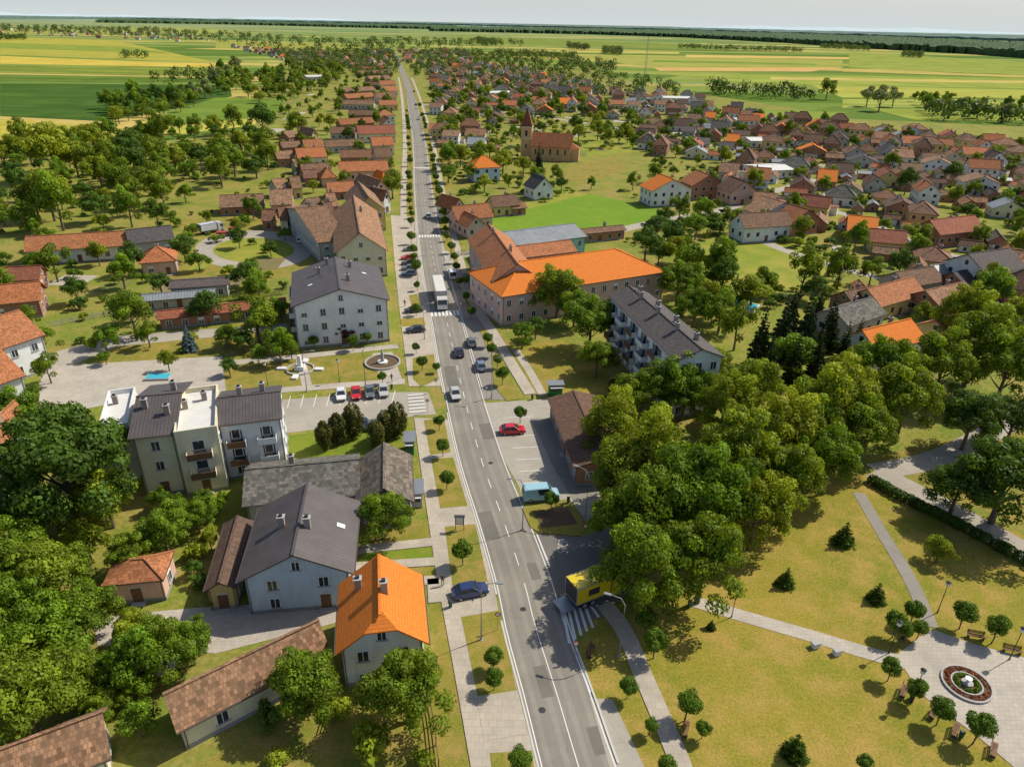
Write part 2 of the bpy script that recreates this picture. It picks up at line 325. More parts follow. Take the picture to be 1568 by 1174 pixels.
for v,d0,d1,L in ((1010,.3,1.6,4),(860,-2.2,-1,3),(775,1.2,3.1,6),(650,-3.2,-1.2,5),(1120,-3.1,-1.8,3),(560,.4,2.6,9)): band("",sub(s_at(v),s_at(v)+L),d0,d1,.0542,A_patch,mb=pt)
for v,d in ((930,.9),(705,-1.2),(1085,1.9),(610,1.5)):
    p,t=at(s_at(v)); q=p+Vector((t.y,-t.x,0))*d; pt.tube([(q.x,q.y,.03),(q.x,q.y,.0585)],[.36,.36],DK,14)
pt.obj("road_patch")
kb=MB()
def kerb(v0,v1,side):
    a,b=s_at(v0),s_at(v1); n=max(2,int(abs(b-a)/3)); l=sub(a,b,n); d=side*(RW+.12); band("",l,d-.1,d+.1,.15,C_kb,.13,mb=kb)
for v0,v1 in ((150,598),(634,905),(940,1180)): kerb(v0,v1,1)
for v0,v1 in ((150,600),(1000,1180)): kerb(v0,v1,-1)
kb.obj("kerb")
far_l=sub(s_at(120),s_at(420),60)
band("pavement",far_l,RW+3.2,RW+5.4,.13,C_pv,.11); band("pavement",far_l,-RW-3.2,-RW-5.0,.13,C_pv,.11)
band("verge",far_l,RW+.25,RW+3.2,.1,G_verge); band("verge",far_l,-RW-.25,-RW-3.2,.1,G_verge)
def edge(v,side,extra=.25):
    p,t=at(s_at(v)); q=p+Vector((t.y,-t.x,0))*side*(RW+extra); return q
def wsheet(name,pts,z,m,th=0):
    mb=MB(); a=sum(pts[i][0]*pts[(i+1)%len(pts)][1]-pts[(i+1)%len(pts)][0]*pts[i][1] for i in range(len(pts)))
    pts=[(p[0],p[1],z) for p in pts]
    if a<0: pts=pts[::-1]
    if th: mb.slab(pts,th,m)
    else: mb.add(pts,[tuple(range(len(pts)))],m)
    return mb.obj(name)
lb=[(598,330),(604,400),(610,460),(621,550),(626,592)]
wsheet("pavement",[P(*q) for q in lb]+[edge(v,1) for v in (592,560,520,480,440,400,360,330)],.12,C_pv,.1)
lb=[(634,640),(642,700),(652,770),(668,880),(694,1020),(722,1180),(732,1230)]
wsheet("pavement",[P(*q) for q in lb]+[edge(v,1) for v in (1230,1180,1100,1020,960,900,850,800,760,720,680,640)],.12,C_pv,.1)
for px in ([(632,548),(664,542),(672,580),(645,592),(632,580)],[(626,452),(640,450),(644,466),(630,468)],[(649,643),(680,640),(690,692),(659,696)],[(660,702),(694,700),(716,774),(674,778)],
 [(681,806),(728,802),(744,876),(748,898),(694,905)],[(706,944),(764,934),(797,1082),(738,1096)],[(750,1152),(814,1148),(822,1200),(756,1206)],[(612,488),(648,486),(652,498),(616,500)]):
    sheet("verge_lawn",px,.135,G_verge)
sheet("lawn",[(540,800),(655,795),(694,1020),(725,1200),(240,1200),(520,1060),(660,1010),(655,900),(540,900)],.03,G_verge)
for a,b,wd in (((541,843),(664,830),1.6),((543,868),(667,860),1.5),((560,893),(600,872),1.2),((600,893),(672,888),1.5),((655,905),(690,902),4),((735,1100),(800,1090),5)):
    ribbon("garden_path",[a,b],wd,.14,C_pv,.12,False)
sheet("lawn",[(548,846),(660,833),(664,856),(552,864)],.045,G_lawn)
sheet("parking_lane",[(692,405),(706,405),(748,500),(782,612),(742,612),(722,540),(700,470)],.06,A_side)
ribbon("pavement",[(681,385),(700,420),(728,468),(752,505),(785,560),(812,604)],2.2,.14,C_pv,.12)
sheet("lawn",[(740,500),(760,500),(860,600),(820,606),(775,545)],.04,G_verge)
for px in ([(752,543),(765,540),(796,610),(776,614),(756,590)],[(735,505),(745,503),(760,535),(748,540)],[(708,450),(718,448),(728,466),(718,470)]):
    sheet("verge_lawn",px,.13,G_verge,.1)
sheet("lawn",[(790,530),(860,520),(930,560),(930,600),(830,608)],.035,G_dry)
ribbon("path",[(790,536),(812,570),(832,606)],1.6,.06,C_pv,0,False)
sheet("forecourt",[(740,617),(846,610),(885,690),(925,770),(900,800),(872,764),(800,770),(796,748),(770,700)],.055,A_lt)
sheet("forecourt_drive",[(812,640),(850,640),(915,760),(880,770),(850,720)],.06,A_side)
bk=MB()
for v in (640,668,686,704,722,740):
    a=P(772+(v-640)*.28,v); b=P(815+(v-640)*.22,v-2); d=(b-a); n=Vector((-d.y,d.x,0)).normalized()*.06
    bk.add([(q.x,q.y,.064) for q in (a-n,b-n,b+n,a+n)],[(0,1,2,3)],PW)
bk.obj("parking_markings")
sheet("traffic_island",[(800,778),(872,768),(900,806),(888,820),(826,815),(812,806)],.15,G_verge,.12)
sheet("flower_bed",[(815,782),(868,775),(885,802),(830,808)],.158,SOIL)
sheet("layby",[(820,816),(890,822),(940,805),(975,870),(965,905),(935,932),(884,965),(862,930)],.054,A_dark)
zb=MB()
for i in range(7):
    a=P(862+i*8.5,935-i*1.5); b=P(872+i*9,985-i*6-(10 if i>4 else 0)); d=(b-a); n=Vector((-d.y,d.x,0)).normalized()*.16
    zb.add([(q.x,q.y,.0625) for q in (a-n,b-n,b+n,a+n)],[(0,1,2,3)],PW)
for a,b in (((822,818),(842,868)),((862,930),(885,1000)),((885,1000),(905,1060))):
    a=P(*a);b=P(*b); d=(b-a); n=Vector((-d.y,d.x,0)).normalized()*.1
    zb.add([(q.x,q.y,.0635) for q in (a-n,b-n,b+n,a+n)],[(0,1,2,3)],PW)
zb.obj("hatched_markings")
tc=bpy.data.curves.new("stop_marking",'FONT'); tc.body="STOP"; tc.size=1.15; tc.align_x='CENTER'
to=bpy.data.objects.new("stop_marking",tc); q=P(870,836,.06); to.location=(q.x,q.y,.066); to.rotation_euler=(0,0,math.radians(85)); to.scale=(1,1.7,1); tc.materials.append(PWo); sc.collection.objects.link(to)
# park
sheet("park_lawn",[(884,1000),(905,960),(985,930),(1050,900),(1060,760),(1350,720),(1700,880),(1800,1300),(960,1300),(935,1180)],.035,G_dry)
sheet("park_lawn",[(1330,700),(1600,640),(1700,860),(1420,745)],.03,G_verge)
ribbon("pavement",[(925,925),(955,965),(985,1035),(1030,1140),(1060,1220)],2.0,.13,C_pv,.11)
sheet("layby",[(903,1068),(938,1070),(990,1180),(1000,1230),(950,1230)],.056,A_lt)
ribbon("park_path",[(1060,920),(1150,947),(1250,976),(1330,1000),(1400,1018)],1.9,.07,C_pl)
ribbon("park_path",[(1315,755),(1350,815),(1395,890),(1425,960)],1.7,.074,A_side)
sheet("park_plaza",[(1372,1003),(1425,962),(1490,985),(1575,1008),(1700,1060),(1700,1240),(1560,1180),(1495,1125),(1410,1062)],.08,C_pl)
ribbon("park_street",[(1340,722),(1440,775),(1568,845),(1750,950)],5,.06,A_lt)
ribbon("side_street",[(1640,600),(1560,640),(1440,700),(1340,722)],4,.05,A_lt)
for px,wd in (([(700,392),(800,372),(905,362),(1000,341),(1108,321),(1165,300),(1250,275)],5),([(1165,300),(1300,330),(1420,380),(1568,420)],4.5),([(1000,205),(1150,235),(1300,262),(1568,330)],4.5),([(640,160),(800,175),(900,190),(1000,205)],5),([(930,128),(1060,128),(1210,142)],6),([(1108,321),(1150,360),(1250,400),(1400,440),(1568,500)],4)):
    ribbon("village_lane",px,wd,.05,A_lt)
sheet("meadow",[(690,340),(760,325),(905,297),(1030,325),(1000,340),(905,357),(790,368),(720,372)],.04,G_mead)
sheet("meadow",[(760,318),(860,292),(905,297),(800,322)],.044,G_yel)
sheet("lawn",[(880,252),(950,240),(960,262),(890,282),(860,270)],.04,G_verge)
sheet("lawn",[(660,225),(700,225),(700,290),(665,290)],.04,G_verge)
sheet("dry_meadow",[(1030,380),(1150,350),(1300,400),(1250,450),(1130,440),(1060,430)],.04,G_yel)
sheet("church_lawn",[(860,205),(990,215),(1000,230),(900,240)],.045,G_yel)
sheet("side_street",[(655,600),(612,600),(425,612),(430,664),(560,648),(640,636),(668,634)],.045,A_lt)
sheet("lawn",[(345,560),(430,548),(612,540),(622,590),(430,600),(350,600)],.035,G_verge)
sheet("lawn",[(432,668),(560,652),(625,645),(640,700),(445,715)],.035,G_lawn)
ribbon("plaza_path",[(345,556),(440,548),(610,530)],2.2,.07,C_pl)
ribbon("plaza_path",[(350,604),(500,592),(620,584)],2.2,.07,C_pl)
ribbon("plaza_path",[(460,550),(470,590)],1.8,.072,C_pl); ribbon("plaza_path",[(585,540),(600,584)],4,.072,C_pl)
sheet("plaza",[(60,585),(80,560),(340,545),(346,600),(200,612),(60,640)],.06,C_pl)
sheet("yard",[(60,545),(80,540),(170,515),(440,495),(440,505),(180,530),(60,580)],.05,A_lt)
sheet("lawn",[(180,530),(450,500),(450,545),(140,565)],.03,G_verge)
sheet("courtyard",[(140,945),(300,930),(390,925),(530,905),(525,950),(330,1000),(240,990),(150,988)],.05,C_pl)
zc=MB()
for i in range(6):
    a=P(624+i*.5,606+i*5.2); b=P(648+i*.8,604+i*5.2); d=b-a; n=Vector((-d.y,d.x,0)).normalized()*.2
    zc.add([(q.x,q.y,.13) for q in (a-n,b-n,b+n,a+n)],[(0,1,2,3)],PW)
for i in range(9):
    a=P(445+i*20,606-i*1.0); b=P(440+i*20,625-i*1.0); d=b-a; n=Vector((-d.y,d.x,0)).normalized()*.06
    zc.add([(q.x,q.y,.052) for q in (a-n,b-n,b+n,a+n)],[(0,1,2,3)],PW)
zc.obj("side_street_markings")
def ell(cx,cy,rx,ry,n=36): return [(cx+rx*math.cos(2*math.pi*i/n),cy+ry*math.sin(2*math.pi*i/n)) for i in range(n)]
sheet("lawn",[(240,400),(470,345),(500,352),(480,415),(330,440),(250,430)],.03,G_verge)
sheet("turning_circle",ell(388,383,90,30),.05,A_lt); sheet("circle_lawn",ell(388,383,62,19),.07,G_yel)
ribbon("yard_lane",[(470,372),(500,350),(520,335)],5,.052,A_lt,0,False)
sheet("yard",[(250,338),(470,325),(480,352),(300,362)],.04,G_verge)
# ---------------------------------------------------------------- buildings
def window(mb,x,y,z,ww,wh,ax,sg,near=True,fm=None):
    fm=fm or FR
    def bx(a,dz,sa,sd,sh,off,m):
        if ax=='x': mb.box(x+a,y+sg*off,z+dz,sa,sd,sh,m)
        else: mb.box(x+sg*off,y+a,z+dz,sd,sa,sh,m)
    if near:
        bx(0,0,ww,.04,wh,0,GL)
        for a in (-1,1): bx(a*(ww/2),0,.1,.16,wh+.2,.02,fm)
        bx(0,wh/2+.05,ww-.1,.16,.1,.02,fm); bx(0,0,.07,.1,wh,.012,fm); bx(0,-wh/2-.05,ww+.3,.3,.09,.05,CN)
        if random.random()<.25: bx(0,wh*.28,ww-.12,.07,wh*.42,.01,FR)
    else:
        bx(0,0,ww+.14,.06,wh+.14,0,fm); bx(0,0,ww,.1,wh,.002,GL)
def build(W,D,h,roof,rh,wm,rm,o=.5,floors=1,near=True,chim=(),door=True,balc=None,sp=2.9,attic=True,plinth=True,ww=1.1,wh=1.3,skip=(),sky=()):
    mb=MB(); w,d=W/2-o,D/2-o
    th=.2
    if roof=='gx': sl=rh/(D/2)
    elif roof=='gy': sl=rh/(W/2)
    elif roof=='hip': sl=rh/(min(W,D)/2)
    else: sl=0
    wt=h+o*sl-.22 if roof!='flat' else h
    if roof=='gx':
        mb.prism([(-d,0),(d,0),(d,wt),(0,h+rh-.22),(-d,wt)],-w,w,wm,'x')
        mb.slab([(-W/2,-D/2,h),(W/2,-D/2,h),(W/2,0,h+rh),(-W/2,0,h+rh)],th,rm); mb.slab([(W/2,D/2,h),(-W/2,D/2,h),(-W/2,.003,h+rh),(W/2,.003,h+rh)],th,rm)
        mb.box(0,0,h+rh+.03,W+.04,.3,.12,rm)
        for s in (-1,1): mb.box(0,s*(D/2+.07),h-.1,W,.13,.12,GU)
    elif roof in('gy','halfhip'):
        sl=rh/(W/2); wt=h+o*sl-.22
        hh=0.35 if roof=='halfhip' else 0
        if not hh:
            mb.prism([(-w,0),(w,0),(w,wt),(0,h+rh-.22),(-w,wt)],-d,d,wm,'y')
            mb.slab([(-W/2,D/2,h),(-W/2,-D/2,h),(0,-D/2,h+rh),(0,D/2,h+rh)],th,rm); mb.slab([(W/2,-D/2,h),(W/2,D/2,h),(.003,D/2,h+rh),(.003,-D/2,h+rh)],th,rm)
        else:
            zt=h+rh*(1-hh); xt=W/2*hh; yi=-D/2+xt*1.1
            mb.prism([(-w,0),(w,0),(w,wt),(xt,zt-.22),(-xt,zt-.22),(-w,wt)],-d,d,wm,'y')
            mb.prism([(-xt*.95,zt-.22),(xt*.95,zt-.22),(0,h+rh-.25)],yi+.3,d-.01,wm,'y')
            mb.slab([(-W/2,D/2,h),(-W/2,-D/2,h),(-xt,-D/2,zt),(0,yi,h+rh),(0,D/2,h+rh)],th,rm)
            mb.slab([(W/2,-D/2,h),(W/2,D/2,h),(.003,D/2,h+rh),(.003,yi,h+rh),(xt,-D/2,zt)],th,rm)
            mb.slab([(-xt,-D/2-.002,zt),(xt,-D/2-.002,zt),(0,yi,h+rh)],th*.8,rm)
        mb.box(0,(0 if not hh else .4),h+rh+.03,.3,D-(0 if not hh else 1),.12,rm)
        for s in (-1,1): mb.box(s*(W/2+.07),0,h-.1,.13,D,.12,GU)
    elif roof=='hip':
        mb.box(0,0,wt/2,2*w,2*d,wt,wm)
        r=min(W,D)/2
        e=[(-W/2,-D/2,h),(W/2,-D/2,h),(W/2,D/2,h),(-W/2,D/2,h)]
        if W>=D: a,b=(-W/2+r,0,h+rh),(W/2-r,0,h+rh); P4=[[e[0],e[1],b,a],[e[1],e[2],b],[e[2],e[3],a,b],[e[3],e[0],a]]
        else: a,b=(0,-D/2+r,h+rh),(0,D/2-r,h+rh); P4=[[e[0],e[1],a],[e[1],e[2],b,a],[e[2],e[3],b],[e[3],e[0],a,b]]
        if abs(W-D)<.05: P4=[[e[i],e[(i+1)%4],(0,0,h+rh)] for i in range(4)]
        for p in P4: mb.add(p,[tuple(range(len(p)))],rm)
        mb.add([(x,y,z-.2) for x,y,z in e],[(3,2,1,0)],FR)
        for i in range(4):
            p,q=e[i],e[(i+1)%4]; mb.add([p,(p[0],p[1],h-.2),(q[0],q[1],h-.2),q],[(0,1,2,3)],GU)
        for i in range(4):
            q=a if (Vector(e[i])-Vector(a)).length<(Vector(e[i])-Vector(b)).length else b
            mb.tube([(e[i][0],e[i][1],e[i][2]+.03),(q[0],q[1],q[2]+.03)],[.13,.13],rm,6)
        mb.box((a[0]+b[0])/2,(a[1]+b[1])/2,h+rh+.01,abs(b[0]-a[0])+.3,abs(b[1]-a[1])+.3,.12,rm)
    else:
        mb.box(0,0,h/2,2*w,2*d,h,wm); mb.box(0,0,h+.03,2*w-.4,2*d-.4,.06,rm)
        for s in (-1,1): mb.box(0,s*(d-.12),h+.4,2*w+.06,.22,.8,wm); mb.box(s*(w-.12),0,h+.4,.22,2*d-.44,.8,wm)
    if plinth:
        for s in (-1,1): mb.box(0,s*(d+.02),.25,2*w+.08,.04,.5,PL); mb.box(s*(w+.02),0,.25,.04,2*d,.5,PL)
    if near and roof!='flat':
        for sx_ in (-1,1):
            for sy_ in (-1,1): mb.tube([(sx_*(w-.15),sy_*(d+.08),.2),(sx_*(w-.15),sy_*(d+.08),h-.15)],[.05,.05],GU,6)
    fh=(wt-.3)/max(floors,1)
    for f in range(floors):
        z=fh*f+fh*.55
        for ax,L,off in (('x',2*w,d),('y',2*d,w)):
            n=max(1,int(L/sp))
            for s in (-1,1):
                if (ax,s) in skip: continue
                for i in range(n):
                    a=(i+.5)/n*L-L/2
                    if door and f==0 and i==n//2 and ax=='x':
                        mb.box(a,s*(off+.02),1.15,1.1,.1,2.2,WD); mb.box(a,s*(off+.02),2.3,1.3,.14,.1,FR); mb.box(a,s*(off+.4),.1,1.5,.8,.2,CN); continue
                    hh2=min(wh,fh*.55)
                    if ax=='x': window(mb,a,s*off,z,ww,hh2,ax,s,near)
                    else: window(mb,s*off,a,z,ww,hh2,ax,s,near)
    if attic and rh>2.2:
        if roof in('gy','halfhip'):
            for s in (-1,1): window(mb,0,s*d,h+rh*.35,.9,min(1.1,rh*.4),'x',s,near)
        if roof=='gx':
            for s in (-1,1): window(mb,s*w,0,h+rh*.35,.9,min(1.1,rh*.4),'y',s,near)
    def rz_(x,y):
        return h+rh*(1-abs(y)/(D/2)) if roof=='gx' else h+rh*(1-abs(x)/(W/2)) if roof in('gy','halfhip') else h if roof=='flat' else h+rh*.6
    for fx,fy in chim:
        x,y=fx*W/2,fy*D/2; zz=rz_(x,y)
        mb.box(x,y,zz+.3,.7,.6,2.0,CH); mb.box(x,y,zz+1.36,.9,.8,.12,CN); mb.box(x,y,zz+1.55,.4,.35,.25,DK)
    for fx,fy in sky:
        x,y=fx*W/2,fy*D/2; q=.45
        if roof=='gy': 
            pts=[(x-q,y-q*.8),(x+q,y-q*.8),(x+q,y+q*.8),(x-q,y+q*.8)]; mb.slab([(a,b_,rz_(a,b_)+.1) for a,b_ in pts],.14,FR)
        if roof=='gx':
            pts=[(x-q*.8,y-q),(x+q*.8,y-q),(x+q*.8,y+q),(x-q*.8,y+q)]; mb.slab([(a,b_,rz_(a,b_)+.1) for a,b_ in pts],.14,FR)
    if balc:
        ax,s,n,dp=balc
        L=(2*w if ax=='x' else 2*d); off=(d if ax=='x' else w)
        for f in range(1,floors):
            for i in range(n):
                a=(i+.5)/n*L-L/2; z=fh*f; bw=L/n*.6
                def bx(da,do,dz,sa,so_,sh,m):
                    if ax=='x': mb.box(a+da,s*(off+do),z+dz,sa,so_,sh,m)
                    else: mb.box(s*(off+do),a+da,z+dz,so_,sa,sh,m)
                bx(0,dp/2,0,bw,dp,.16,CN); bx(0,dp,.55,bw,.07,.95,wm if i%2 else WD)
                for e in(-1,1): bx(e*bw/2,dp/2,.55,.06,dp-.1,.95,wm)
                bx(0,.04,1.1,1.6,.06,2.0,GL)
    return mb
def house(name,A,B,C,h,roof,rh,wm,rm,**k):
    a=P(*A,h); b=P(*B,h); X=(b-a); X.z=0; W=X.length; X.normalize(); n=Vector((-X.y,X.x,0))
    D=C if not isinstance(C,tuple) else (P(*C,h)-a).dot(n)
    ctr=a+X*W/2+n*D/2; ang=math.atan2(X.y,X.x)
    if D<0: ang+=math.pi; D=-D
    D=max(D,3.5)
    mb=build(W,D,h,roof,rh,wm,rm,**k)
    RECTS.append((ctr.x,ctr.y,W/2+.8,D/2+.8,ang))
    return mb.obj(name,(ctr.x,ctr.y,0),ang)
house("orange_roof_house",(513,1003),(657,985),(645,880),5.2,'halfhip',3.6,Ww,T_new,floors=2,chim=[(-.5,.4),(.1,-.1)],sp=3.2,o=.6)
house("blue_house",(362,892),(542,878),(537,768),5.4,'gy',3.2,Wb,T_dk,floors=2,chim=[(-.35,0),(.15,-.2)],sp=4,o=.7,sky=[(.7,.1)])
house("yellow_annexe",(312,905),(362,900),(352,800),3.2,'gy',1.0,Wy,T_db,sp=3,o=.3)
house("long_outbuilding",(370,775),(552,757),(572,692),3.6,'gx',2.3,Wg,T_cor,chim=[(-.2,.2)],sp=5)
house("corner_shop",(545,775),(634,768),(626,696),3.8,'gy',2.4,Wg,T_cor,sp=3.5)
house("cream_apartment_house",(195,672),(270,664),(272,586),9.8,'gx',2.2,Wc,T_dk,floors=3,chim=[(.5,.3),(-.5,-.3),(.5,-.5)])
house("terrace_apartment_house",(266,670),(334,660),(318,597),9.6,'flat',0,Wc,WH,floors=3,chim=[(.3,.5),(-.6,.2)],balc=('x',-1,1,1.3),o=.1,ww=1.5)
house("balcony_apartment_house",(330,652),(432,640),(424,590),9.3,'gx',1.6,Ww,T_dk,floors=3,chim=[(.4,.3),(-.3,.1)],balc=('x',-1,2,1.4),o=.3)
house("terrace_wing",(150,662),(198,655),(200,600),8.6,'flat',0,Ww,WH,floors=3,chim=[(-.3,.4)],o=.1)
house("white_apartment_house",(446,470),(596,459),(590,408),9.3,'gy',3.0,Ww,T_dk,floors=3,chim=[(.3,.5),(-.4,.3),(.2,-.4),(-.2,.7)],o=.4,sp=3.4,balc=('y',-1,2,1.2),sky=[(.6,.3),(-.6,-.2)])
house("old_guildhall",(512,388),(594,384),(590,322),7.0,'gy',5,Wc,T_old,floors=2,chim=[(.2,.2)])
house("old_townhouse",(486,372),(536,366),(560,305),6,'gx',4.5,Wg,T_old,floors=2,chim=[(.2,.2)])
house("old_townhouse",(540,325),(592,322),(585,296),6.5,'gy',4.5,Wy,T_old,floors=2)
house("school_wing",(716,366),(754,432),(806,396),8,'gx',4,Wp,T_or,floors=2,chim=[(.4,.1),(-.5,-.1)],sp=3)
house("school_building",(768,455),(1022,416),(1002,378),7.2,'hip',4.2,Wp,T_new,floors=2,sp=3)
house("teal_hall",(778,378),(900,362),(888,340),6.5,'gx',2,Wt,T_gy,floors=2,sp=3.2)
house("school_annexe",(800,395),(885,385),(880,370),6.5,'gx',2,Wsal,T_or,floors=2)
house("apartment_block",(931,452),(1036,553),(1098,536),11,'gx',1.8,Ww,T_cg,floors=4,chim=[(-.8,.25),(-.55,-.1),(-.3,.3),(-.05,-.1),(.2,.3),(.45,-.1),(.7,.3)],balc=('x',-1,6,1.2),o=.4,sp=2.6)
house("market_hall",(880,716),(839,609),(914,602),3.6,'gx',1.2,Wk,T_db,sp=3)
house("tiled_barn",(270,1122),(508,1000),(492,948),3.2,'gx',2.6,Wc,T_old,sp=5)
house("tiled_barn",(6,1225),(170,1160),(152,1086),3.2,'gx',2.6,Wc,T_old,sp=5)
house("pink_garage",(155,897),(250,888),(262,843),3.2,'hip',1.3,Wsal,T_or,sp=4,o=.3)
house("white_row_house",(-20,595),(40,574),(60,520),7,'gx',3.5,Ww,T_or,floors=2,chim=[(.2,.2)])
house("white_row_house",(0,535),(70,512),(74,470),7,'gx',3.5,Ww,T_or,floors=2,chim=[(.2,.2)])
house("white_row_house",(-30,690),(20,640),(80,600),6,'gx',3,Ww,T_or,floors=2,chim=[(.2,.2)])
house("arched_barn",(36,386),(197,376),9,4,'gx',3,Ww,T_or,sp=3.4)
house("orange_barn",(-20,468),(62,460),9,4,'gx',3,Wk,T_or); house("red_shed",(-20,432),(60,428),7,3.4,'gx',2.4,Wk,T_red)
house("charcoal_house",(197,374),(268,366),8,4.5,'gx',3,Wg,T_cg); house("small_hip_house",(212,404),(271,399),9,3.8,'hip',3,Wsal,T_or,chim=[(0,.3)])
house("grey_garage",(257,442),(350,436),7,3.2,'gx',.8,Wg,T_cg); house("low_garage_row",(215,462),(330,452),5,2.6,'gx',.8,Wg,T_gy); house("low_brick_row",(240,490),(440,468),4.5,2.6,'gx',1.2,Wk,T_red)
for xl,yl,xr,yr,dp,m in ((320,318,452,314,14,T_old),(378,340,452,337,9,T_br),(400,290,466,287,10,T_or),(470,296,600,290,11,T_or),(470,266,600,262,10,T_br),(455,320,520,316,10,T_old),(455,335,515,332,9,T_or),
 (420,244,505,240,10,T_or),(425,258,480,255,9,T_br),(500,244,604,240,10,T_br),(410,228,500,225,10,T_or),(500,226,606,222,10,T_or),(415,211,495,208,9,T_br),(480,206,608,203,10,T_red),(540,280,600,277,9,T_new),
 (500,191,609,189,10,T_or),(505,178,611,176,10,T_or),(500,162,612,160,10,T_br),(510,151,612,149,11,T_or),(520,141,611,139,11,T_red),(525,131,609,130,11,T_or),(530,122,606,121,12,T_or),(535,114,604,113,12,T_br),(540,107,602,106,14,T_or),(545,100,600,99,14,T_or),(440,275,520,272,9,T_or),(515,310,600,305,9,T_new)):
    xl+=random.uniform(-8,40); xr-=abs(random.gauss(0,4)); split=random.uniform(.25,.6); ex=random.uniform(-1.2,1.2)
    xm=xr-(xr-xl)*split; ym=yr-(yr-yl)*split
    if random.random()<.25: house("street_house",(xr-(xr-xl)*.25,ym+ex),(xr,yr+ex),dp*1.5,random.uniform(4,5.2),'gy',random.uniform(3.4,4),random.choice([Wc,Ww,Wy,Wsal]),random.choice([m,T_red,T_old]),near=False,chim=[(.3,.1)],o=.4)
    else: house("street_house",(xm,ym+ex),(xr,yr+ex),dp*random.uniform(.85,1.1),random.uniform(3.6,5),random.choice(['gx','gx','gx','hip']),random.uniform(3.0,4),random.choice([Wc,Ww,Wy,Wsal,Wg]),random.choice([m,m,T_or,T_old,T_br]),near=False,chim=[(.3,.1)],o=.4)
    house("barn",(xl,yl-.3+random.uniform(-2,.8)),(xm-random.uniform(1,12),ym-.3+random.uniform(-1.5,.8)),dp*.8,random.uniform(2.8,3.8),'gx',random.uniform(2.4,3.2),random.choice([Wk,Wg,Wk]),random.choice([m,T_br,T_old,T_old]),near=False,o=.3)
for a,b,dp,m,wm,r,hh,rr in (((700,338),(757,332),9,T_or,Wp,'gx',4.5,3.5),((757,318),(797,314),8,T_br,Wy,'gx',3.5,3),((694,322),(715,318),10,T_or,Ww,'gy',4.5,3.4),((724,258),(768,256),11,T_new,Wb,'hip',6,4),((818,290),(850,287),9,T_cg,Ww,'gy',4.5,4),
 ((715,348),(745,344),8,T_or,Wp,'gy',4,3),((998,293),(1062,290),11,T_new,Ww,'gy',6,4),((1060,285),(1110,283),11,T_or,Wk,'gy',5.5,4),((785,320),(808,318),6,T_br,Wk,'gx',2.6,1.5),((880,360),(960,352),5,T_br,Wk,'gx',3,1),
 ((1120,295),(1160,293),11,T_br,Wsal,'gy',5,4),((1140,350),(1215,345),9,T_br,Ww,'gx',5,3.5),((1168,330),(1230,322),10,T_old,Ww,'gy',5,3.5),((1215,340),(1258,335),9,T_or,Wk,'gy',5,3.5),
 ((1440,360),(1510,352),10,T_red,Wk,'gx',4.5,3.5),((1510,420),(1575,410),12,T_cg,Ww,'gx',7,3.5),((1350,470),(1420,450),9,T_or,Wy,'gx',4,3),((1345,540),(1420,520),9,T_new,Ww,'gx',4.5,3),((1390,440),(1450,430),9,T_br,Wg,'gx',4,2.5),((1440,470),(1500,455),9,T_old,Wk,'gx',4,2.5),((1480,440),(1560,425),9,T_cg,Wk,'gx',4,2.5),((1460,520),(1530,500),9,T_or,Wy,'gx',4,2.5),((1440,425),(1500,418),8,T_gy,Wg,'gx',4,2),
 ((1300,500),(1360,480),9,T_cor,Wg,'gx',4,2.5),((1310,470),(1350,462),8,T_br,Wk,'gx',3.5,2.5)):
    house("detached_house",a,b,dp,hh,r,rr,wm,m,near=False,floors=2 if hh>5 else 1,chim=[(.3,.2)])
for a,b in (((742,143),(785,142)),((1167,262),(1218,260)),((470,118),(512,117)),((1130,185),(1160,185)),((1150,216),(1180,216)),((1010,150),(1060,151))): house("warehouse",a,b,16,4,'gx',1.0,Ww,WH,near=False)
def church():
    p=P(806,243); ang=math.radians(-8); mb=MB(); br=m_wall("church_brick",(.60,.37,.20))
    mb.box(0,0,7.5,5.2,5.2,15,br); mb.box(0,0,15.1,5.8,5.8,.4,Wc); mb.box(0,0,9.9,5.5,5.5,.3,Wc)
    mb.add([(-2.8,-2.8,15.3),(2.8,-2.8,15.3),(2.8,2.8,15.3),(-2.8,2.8,15.3),(0,0,24)],[(0,1,4),(1,2,4),(2,3,4),(3,0,4)],T_red); mb.tube([(0,0,23.8),(0,0,25.2)],[.06,.06],DK); mb.box(0,0,24.7,.8,.08,.08,DK)
    for s in (-1,1): window(mb,0,s*2.6,12.3,1.2,2.6,'x',s,False,Wc); window(mb,s*2.6,0,12.3,1.2,2.6,'y',s,False,Wc); window(mb,0,s*2.6,6.3,.9,1.8,'x',s,False,Wc)
    L=22; mb.prism([(-5,0),(5,0),(5,7),(0,12.2),(-5,7)],2.6,L,br,'x')
    mb.slab([(2.4,-5.6,6.6),(L+.4,-5.6,6.6),(L+.4,0,12.7),(2.4,0,12.7)],.2,T_or); mb.slab([(L+.4,5.6,6.6),(2.4,5.6,6.6),(2.4,.003,12.7),(L+.4,.003,12.7)],.2,T_or)
    mb.box(L+2,0,3,4,7,6,br); mb.add([(L,-3.8,6),(L+4.3,-3.8,6),(L+4.3,3.8,6),(L,3.8,6),(L,0,8.5)],[(0,1,4),(1,2,4),(2,3,4)],T_or)
    for i in range(5):
        for s in (-1,1): window(mb,5+i*3.6,s*5,4.3,1,2.8,'x',s,False,Wc)
    for i in range(6): mb.box(3.2+i*3.6,-5.2,3,.5,.5,6,br)
    mb.obj("church",(p.x,p.y,0),ang); RECTS.append((p.x+10,p.y-1,14,7,ang)); RECTS.append((p.x+5,p.y-22,12,16,0))
church()
HV=[]; SHED=[]
